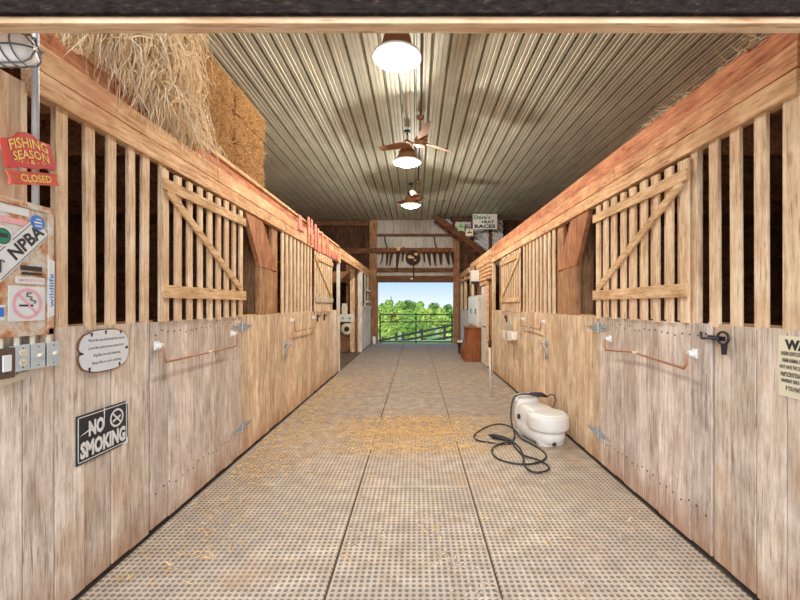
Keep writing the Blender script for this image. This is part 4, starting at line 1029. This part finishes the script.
# ------------------------------------------------------------------ far wall: tools, saw blade
def hand_saw(px, ytop, ylen, tilt, wpx, i, kind):
    X = (px - 416) * .04; z = 1.55 + (305 - ytop) * .04; L = ylen * .04; w = wpx * .04
    lab = ['long curved sickle hanging first from the left', 'narrow rusty saw second from the left', 'rusty saw third from the left', 'longest pale-handled saw', 'short saw just left of the round blade', 'narrow saw just right of the round blade', 'rusty saw second right of the round blade', 'rusty saw third right of the round blade', 'rusty saw fourth right of the round blade', 'broad saw second from the right', 'rusty saw at the right end'][i]
    t = thing('hand_saw', lab + ' of the row over the far doorway', 'saw', (X, YE - .14, z - L), 'old saws over the far doorway')
    F = frame((X, YE - .1205, z), (1, 0, 0), (0, 0, 1), (0, -1, 0), tilt)
    m = MB()
    if kind: m.tube([F(.0, 0, .01), F(-.03, -L * .4, .01), F(-.02, -L * .75, .01), F(-.10, -L, .01)], [.03, .028, .022, .01], 6)
    else: flat(m, F, [(-w * .7, -.03), (w * .7, -.03), (w * .4, -L * 1.05), (-w * .02, -L * 1.05)], .0, .008)
    m.build('blade', 'rust', t)
    m = MB(); flat(m, F, [(-w * .55, -.09), (w * .5, -.07), (w * .62, .02), (w * .3, .09), (-w * .35, .09), (-w * .62, .02)], .008, .035); m.build('handle', 'bin' if i != 3 else 'beam', t, bevel=.006)
for i, a in enumerate(((384, 250, 15, -.12, 2.6, 1), (388, 250, 15, -.10, 2.4, 0), (392.5, 250, 15, -.22, 2.6, 0), (398.5, 249, 22, -.10, 3.0, 0), (403.5, 249, 12, -.12, 2.2, 0), (423.5, 250, 12, .05, 2.2, 0), (428, 250, 15, .10, 3.2, 0), (434, 250, 15, .05, 3.0, 0), (440, 250, 14, .02, 3.2, 0), (446.5, 250, 14, .10, 3.6, 0), (452, 250, 14, .05, 3.0, 0))):
    hand_saw(*a[:5], i, a[5])
t = thing('round_saw_blade', 'round rusty saw blade with pale patches hung over the far doorway', 'saw blade', (-.12, YE - .13, 3.44))
F = frame((-.12, YE - .1205, 3.44), (1, 0, 0), (0, 0, 1), (0, -1, 0))
P = []
for k in range(36): 
    a = 2 * PI * k / 36; P += [(.31 * math.cos(a), .31 * math.sin(a)), (.285 * math.cos(a + .12), .285 * math.sin(a + .12))]
m = MB(); flat(m, F, P, 0, .012); m.build('disc', 'rust', t)
m = MB(); flat(m, F, disc(-.12, .03, .09, 12, .07), .013, .016); flat(m, F, disc(.12, .14, .08, 12, .06), .013, .016); flat(m, F, disc(.08, -.1, .05, 12, .04), .013, .016); m.build('painted_patch', 'beam', t)
m = MB(); flat(m, F, disc(0, 0, .04, 14), .016, .03); m.build('hub', 'paper', t)
m = MB(); m.tube([F(.02, -.3, .01), F(.02, -.86, .02)], .022, 8); m.build('hanging_rod', 'rust', t)
m = MB(); m.lathe([(.001, -.06), (.06, -.03), (.06, .03), (.001, .06)], (-.17, YE - .16, 2.60), 14); tag(m.build('door_bulb', 'cream', smooth=True), 'small round pale bulb on the header of the far doorway', 'light')
for (px, y0, y1, lb) in ((386, 236, 248.5, 'left'), (435, 236, 248.5, 'right')):
    X = (px - 416) * .04; m = MB(); m.tube([(X - .04, YE - .15, 1.55 + (305 - y0) * .04), (X - .02, YE - .15, 1.55 + (305 - (y0 + y1) / 2) * .04), (X + .06, YE - .15, 1.55 + (305 - y1) * .04)], .022, 6)
    tag(m.build('iron_rod', 'iron'), 'thin dark iron rod standing above the saws on the %s' % lb, 'rod', 'iron rods')

# staircase at upper right, with diagonal metal sheet behind it
YS = 14.9
def fx(px, Y): return (px - 416) * Y / 400
def fz(py, Y): return 1.55 + (305 - py) * Y / 400
t = thing('staircase', 'dark brown timber staircase descending to the right under the ceiling, far right', 'staircase', (fx(455, YS), YS, 3.0))
A = (fx(436, YS), fz(216.5, YS)); B = (fx(492, YS), fz(259, YS))
for dy in (0.0, .55):
    m = MB(); d = Vector((B[0] - A[0], B[1] - A[1])).normalized(); n = Vector((-d.y, d.x)) * .12
    m.prism([(A[0] + n.x, YS + dy, min(A[1] + n.y, ZC - .04)), (B[0] + n.x, YS + dy, B[1] + n.y), (B[0] - n.x, YS + dy, B[1] - n.y), (A[0] - n.x, YS + dy, A[1] - n.y)], (0, .06, 0)); m.build('stringer', 'stair', t)
for k in range(8):
    f = (k + .5) / 8; x = A[0] + (B[0] - A[0]) * f; z = A[1] + (B[1] - A[1]) * f
    m = MB(); m.box(x - .15, x + .10, YS + .06, YS + .55, z - .02, z + .02); m.build('tread', 'stair', t)
for px, z0 in ((455, 4.18), (475, 3.6), (493.5, 3.2)):
    x = fx(px, YS); m = MB(); m.box(x - .05, x + .05, YS + .62, YS + .72, z0, ZC - .04); m.build('baluster_post', 'stair', t)
m = MB(); m.box(fx(452, YS), fx(496, YS), YS + .60, YS + .72, 4.80, ZC - .035); m.build('top_rail', 'stair', t)
# diagonal sheet (ribs run down to the right)
Y2 = YS + .78; ctr = Vector(((A[0] + B[0]) / 2, Y2, (A[1] + B[1]) / 2)); dd = Vector((.797, 0, -.605)); nn = Vector((.605, 0, .797))
m = MB(); vs = []; fs = []
prof = ribbed(0.08, 2.0, .17, .10, .09)
poly_ok = lambda p: True
for (u, dpt) in prof:
    # clip each rib between the ceiling and the lower right
    p = ctr + nn * u
    t0 = (p.z - (ZC - .05)) / .605; t1 = (3.4 - p.x) / .797
    t1 = max(t1, t0 + .01)
    vs += [tuple(p + dd * t0 + Vector((0, -dpt, 0))), tuple(p + dd * t1 + Vector((0, -dpt, 0)))]
for i in range(len(prof) - 1): fs.append((2 * i, 2 * i + 1, 2 * i + 3, 2 * i + 2))
m.raw(vs, fs); tag(m.build('corrugated_sheet', 'whitemetal'), 'white corrugated metal sheet with diagonal ribs behind the staircase', 'metal sheet')
# signs there
YG = 14.75
t = thing('rat_races_sign', 'white board sign with green script and black RAT RACES, upper right by the stairs', 'sign', (fx(485, YG), YG, 4.3))
u0, u1, v0, v1 = fx(472.8, YG), fx(497, YG), fz(229.3, YG), fz(214, YG)
F = frame(((u0 + u1) / 2, YG, (v0 + v1) / 2), (1, 0, 0), (0, 0, 1), (0, -1, 0)); w, h = (u1 - u0) / 2, (v1 - v0) / 2
m = MB(); flat(m, F, rect(-w, w, -h, h), 0, .02); m.build('board', 'paper', t)
m = MB(); put_text(m, F, "Dave's", -.1, h * .58, w * 1.35, h * .55, .022, .03); m.build('green_lettering', 'green', t)
m = MB(); put_text(m, F, '+RAT', .1, -h * .05, w * 1.1, h * .38, .022, .04); put_text(m, F, 'RACES', 0, -h * .62, w * 1.72, h * .48, .022, .04); m.build('lettering', 'ink', t)
m = MB(); m.tube([F(-w * .8, h, .0), F(-w * .8, h, -.85)], .01, 6); m.tube([F(w * .8, h, .0), F(w * .8, h, -.85)], .01, 6); m.build('wire', 'iron', t)
for (a, b, c, d, mt, lb) in ((458, 464.6, 222, 230.5, 'palegreen', 'small pale green square sign on the stair post, left of the white board'), (466, 473.7, 228.5, 235.6, 'signcream', 'small tan square sign on the staircase below the white board')):
    t = thing('small_sign', lb, 'sign', (fx((a + b) / 2, YG), YG, fz(d, YG)))
    F = frame((fx((a + b) / 2, YG), YG + .1, (fz(c, YG) + fz(d, YG)) / 2), (1, 0, 0), (0, 0, 1), (0, -1, 0)); w, h = (b - a) / 2 * YG / 400, (d - c) / 2 * YG / 400
    m = MB(); flat(m, F, rect(-w, w, -h, h), 0, .02); m.build('board', mt, t)
    m = MB(); flat(m, F, rect(-w * .6, w * .6, -h * .15, h * .15), .021, .024); flat(m, F, disc(0, h * .5, h * .2, 12), .021, .024); m.build('design', 'green' if mt == 'palegreen' else 'rust', t)

# coral cut-out letters on the left beam
t = thing('coral_letters', 'row of tall coral red cut-out letters fixed along the left beam', 'sign', (-XW + .03, 7.2, 2.55))
for ch, y, z, w, h, lo in (('L', 6.15, 2.80, .30, .22, 0), ('H', 6.65, 2.78, .28, .42, 0), ('I', 7.0, 2.74, .12, .44, 0), ('L', 7.25, 2.72, .22, .42, 0), ('L', 7.58, 2.72, .22, .40, 0), ('S', 7.92, 2.70, .22, .36, 0), ('L', 8.15, 2.62, .16, .2, 0), ('a', 8.42, 2.62, .2, .16, 0), ('n', 8.70, 2.62, .2, .14, 0), ('d', 8.95, 2.64, .16, .18, 0)):
    m = MB(); F = frame((-XW + .024, y, z), (0, 1, 0), (0, 0, 1), (1, 0, 0))
    vs, fs = text_geo(ch, w, h, .07)
    m.raw([F(a, b, .014) for a, b in vs], fs)
    o = m.build('letter', 'coral', t); md = o.modifiers.new('Solidify', 'SOLIDIFY'); md.thickness = .014; md.offset = -1

# ------------------------------------------------------------------ outside
def gz(x, y): 
    if y < 17: return 0.0
    base = -.083 * (y - 17) + .018 * max(0, y - 20) * (x / 8)
    return base if y < 48 else base + .12 * (y - 48)
vs = []; fs = []; nx, ny = 30, 30
for j in range(ny):
    for i in range(nx):
        x = -45 + 90 * i / (nx - 1); y = YE + .05 + (95 - YE) * (j / (ny - 1)) ** 1.6; vs.append((x, y, gz(x, y) - .03 + .05 * noise.noise(Vector((x * .7, y * .7, 0))) * (1 if y > 18 else 0)))
for j in range(ny - 1):
    for i in range(nx - 1): fs.append((j * nx + i, j * nx + i + 1, (j + 1) * nx + i + 1, (j + 1) * nx + i))
m = MB(); m.raw(vs, fs); struct('ground_meadow', m, 'grass', smooth=True)
m = MB(); m.box(-12, 12, -8, YF - .3, -.14, -.03); struct('ground_apron', m, 'concrete')
# pipe gate
t = thing('pipe_gate', 'dark green pipe gate closing the far doorway', 'gate', (0, 16.35, 0))
for z in (1.165, .86, .05):
    m = MB(); m.tube([(-1.47, 16.35, z), (1.47, 16.35, z)], .022 if z > .5 else .025, 10); m.build('rail', 'gate', t)
for x in (-1.47, 0, 1.47):
    m = MB(); m.tube([(x, 16.35, .0), (x, 16.35, 1.19)], .03 if x else .026, 10); m.build('upright', 'gate', t)
t = thing('gate_plate', 'small rusty brown plate hung on the top rail of the gate', 'plate', (-.92, 16.3, 1.06))
m = MB(); m.box(-1.03, -.80, 16.29, 16.31, 1.06, 1.20); m.build('plate', 'rustbrown', t, bevel=.01); m = MB(); m.tube([(-.915, 16.30, 1.19), (-.915, 16.33, 1.22)], .008, 6); m.build('hanger', 'iron', t)
# board fence outside
t = thing('board_fence', 'black board fence climbing to the right in the meadow beyond the gate', 'fence', (0, 28, -1))
YQ = 28.0
for o in (0, .42, .84):
    a = (fx(372, YQ), fz(341, YQ) - o * .75); b = (fx(470, YQ), fz(320.5, YQ) - o)
    m = MB(); m.prism([(a[0], YQ, a[1]), (b[0], YQ, b[1]), (b[0], YQ, b[1] - .15), (a[0], YQ, a[1] - .15)], (0, .04, 0)); m.build('board', 'black_wood', t)
for px in (383, 403, 422, 444.5, 466):
    f = (px - 372) / 98; x = fx(px, YQ); zt = fz(341 - 20.5 * f, YQ); m = MB(); m.box(x - .08, x + .08, YQ - .12, YQ, gz(x, YQ) - .3, zt + .12); m.build('post', 'black_wood', t)
# trees and bushes
def tree(x, y, top, rad, mat, label, rnd, n=1500, ls=.30):
    zb = gz(x, y) - .1; t = thing('tree' if top - zb > 3 else 'bush', label, 'tree' if top - zb > 3 else 'bush', (x, y, zb), 'trees beyond the gate')
    m = MB(); m.tube([(x, y, zb), (x + .1, y, zb + (top - zb) * .4), (x, y + .1, top - rad * .5)], [.18, .14, .05], 7); m.build('trunk', 'trunk', t)
    blobs = []
    for k in range(9):
        h = rnd.uniform(.25, .95); rr = rad * (1.05 - abs(h - .5) * .9) ; a = rnd.uniform(0, 2 * PI); q = rnd.uniform(0, .6) * rr
        blobs.append((Vector((x + q * math.cos(a), y + q * math.sin(a), zb + (top - zb) * h * .88)), rr * rnd.uniform(.45, .62)))
    m = MB()
    for _ in range(n):
        c, r = rnd.choice(blobs); v = Vector((rnd.gauss(0, 1), rnd.gauss(0, 1), rnd.gauss(0, 1))).normalized()
        p = c + v * r * rnd.uniform(.8, 1.05); e1 = Vector((rnd.gauss(0, 1), rnd.gauss(0, 1), rnd.gauss(0, .6))).normalized(); e2 = (v * .7 + Vector((0, 0, .5))).cross(e1).normalized(); s = ls * rnd.uniform(.6, 1.2)
        if p.z > top: p.z = top - rnd.uniform(0, .3)
        if p.z < zb + .1: p.z = zb + .1 + rnd.uniform(0, .3)
        m.raw([p - e1 * s, p + e2 * s * .5, p + e1 * s, p - e2 * s * .5 + v * s * .2], [(0, 1, 2, 3)])
    m.build('foliage', mat, t)
rt = random.Random(21)
spots = [  # px, Y, top py, radius px, mat, label
 (372, 60, 297, 9, 'leaf3', 'dark tree at the left edge of the far doorway view'), (386, 58, 296, 8, 'leaf2', 'tall mid-green tree left on the skyline'), (391, 64, 293, 4, 'leaf3', 'narrow dark treetop poking above the left skyline'),
 (401, 60, 296, 8, 'leaf2', 'round mid-green tree left of centre on the skyline'), (411, 62, 297.5, 8, 'leaf3', 'dark round tree near the middle of the skyline'), (420, 60, 299, 8, 'leaf2', 'sloping mid-green tree at the centre of the skyline'),
 (432, 66, 302, 8, 'leaf3', 'low dark tree right of centre on the skyline'), (447, 64, 300.5, 7, 'leaf3', 'dark tree at the right of the skyline'), (459, 60, 301, 8, 'leaf2', 'green tree at the right edge of the doorway view'),
 (381, 44, 306, 9, 'leaf1', 'bright yellow-green tree low at the left of the meadow'), (396, 46, 304, 9, 'leaf1', 'bright spreading tree in front of the left skyline trees'), (411, 42, 308, 9, 'leaf2', 'broad green tree in the middle of the meadow'),
 (426, 46, 306, 9, 'leaf1', 'bright tree in the middle behind the gate upright'), (441, 44, 306, 9, 'leaf1', 'bright yellow-green tree at right above the fence'), (456, 46, 307, 9, 'leaf2', 'green tree at far right above the fence'),
 (386, 35, 323, 8, 'leaf1', 'low bright bush behind the left end of the fence'), (407, 35, 318, 8, 'leaf2', 'dense green bush left of the gate upright'), (425, 35, 320, 8, 'leaf2', 'low green bush right of the gate upright'), (445, 36, 317, 9, 'leaf1', 'pale bush behind the right end of the fence')]
for (px, Y, ty, rp, mt, lb) in spots:
    tree(fx(px, Y), Y, fz(ty, Y), rp * (1.25 if Y > 50 else 1.05) * Y / 400, mt, lb, rt, 2000 if Y > 40 else 1800, .26 if Y > 40 else .2)
for k in range(8):  # a farther belt on either side so that a step aside still sees woods
    px = 300 + k * 12 if k < 4 else 480 + (k - 4) * 14
    tree(fx(px, 60), 60, fz(298 + (k % 3) * 2, 60), 1.7, ('leaf2', 'leaf3')[k % 2], ['tree of the belt behind the left jamb', 'tree of the belt behind the right jamb'][k // 4], rt, 700, .32)

# ------------------------------------------------------------------ world, sun, camera
w = bpy.data.worlds.new('sky'); S.world = w; w.use_nodes = True; nt = w.node_tree
bg = nt.nodes['Background']; tc = nt.nodes.new('ShaderNodeTexCoord'); sp = nt.nodes.new('ShaderNodeSeparateXYZ'); rp = nt.nodes.new('ShaderNodeValToRGB')
nt.links.new(tc.outputs['Generated'], sp.inputs[0]); nt.links.new(sp.outputs[2], rp.inputs[0]); nt.links.new(rp.outputs[0], bg.inputs[0])
e = rp.color_ramp.elements; e[0].position = 0.0; e[0].color = rgb(222, 234, 250); e[1].position = .25; e[1].color = rgb(150, 196, 250)
x = e.new(.06); x.color = rgb(176, 208, 248)
bg.inputs[1].default_value = 0.78
sd = bpy.data.lights.new('sun', 'SUN'); sd.energy = 3.5; sd.angle = math.radians(70); sd.color = (1, .98, .95)
so = bpy.data.objects.new('sun', sd); COL.objects.link(so); so.location = (0, -5, 8)
so.rotation_euler = Vector((.06, .92, -.38)).to_track_quat('-Z', 'Y').to_euler()

cam = bpy.data.cameras.new('camera'); co = bpy.data.objects.new('camera', cam); COL.objects.link(co)
co.location = (0, 0, 1.55); co.rotation_euler = (PI / 2, 0, 0); cam.sensor_width = 36; cam.lens = 18.0
cam.shift_x = -16 / 800; cam.shift_y = 5 / 800; cam.clip_start = .05; cam.clip_end = 300
S.camera = co
S.view_settings.view_transform = 'Standard'; S.view_settings.look = 'None'; S.view_settings.gamma = 1.0; S.view_settings.use_curve_mapping = False
S.view_settings.exposure = 0.65
S.cycles.max_bounces = 10; S.cycles.diffuse_bounces = 6
S.cycles.use_denoising = True
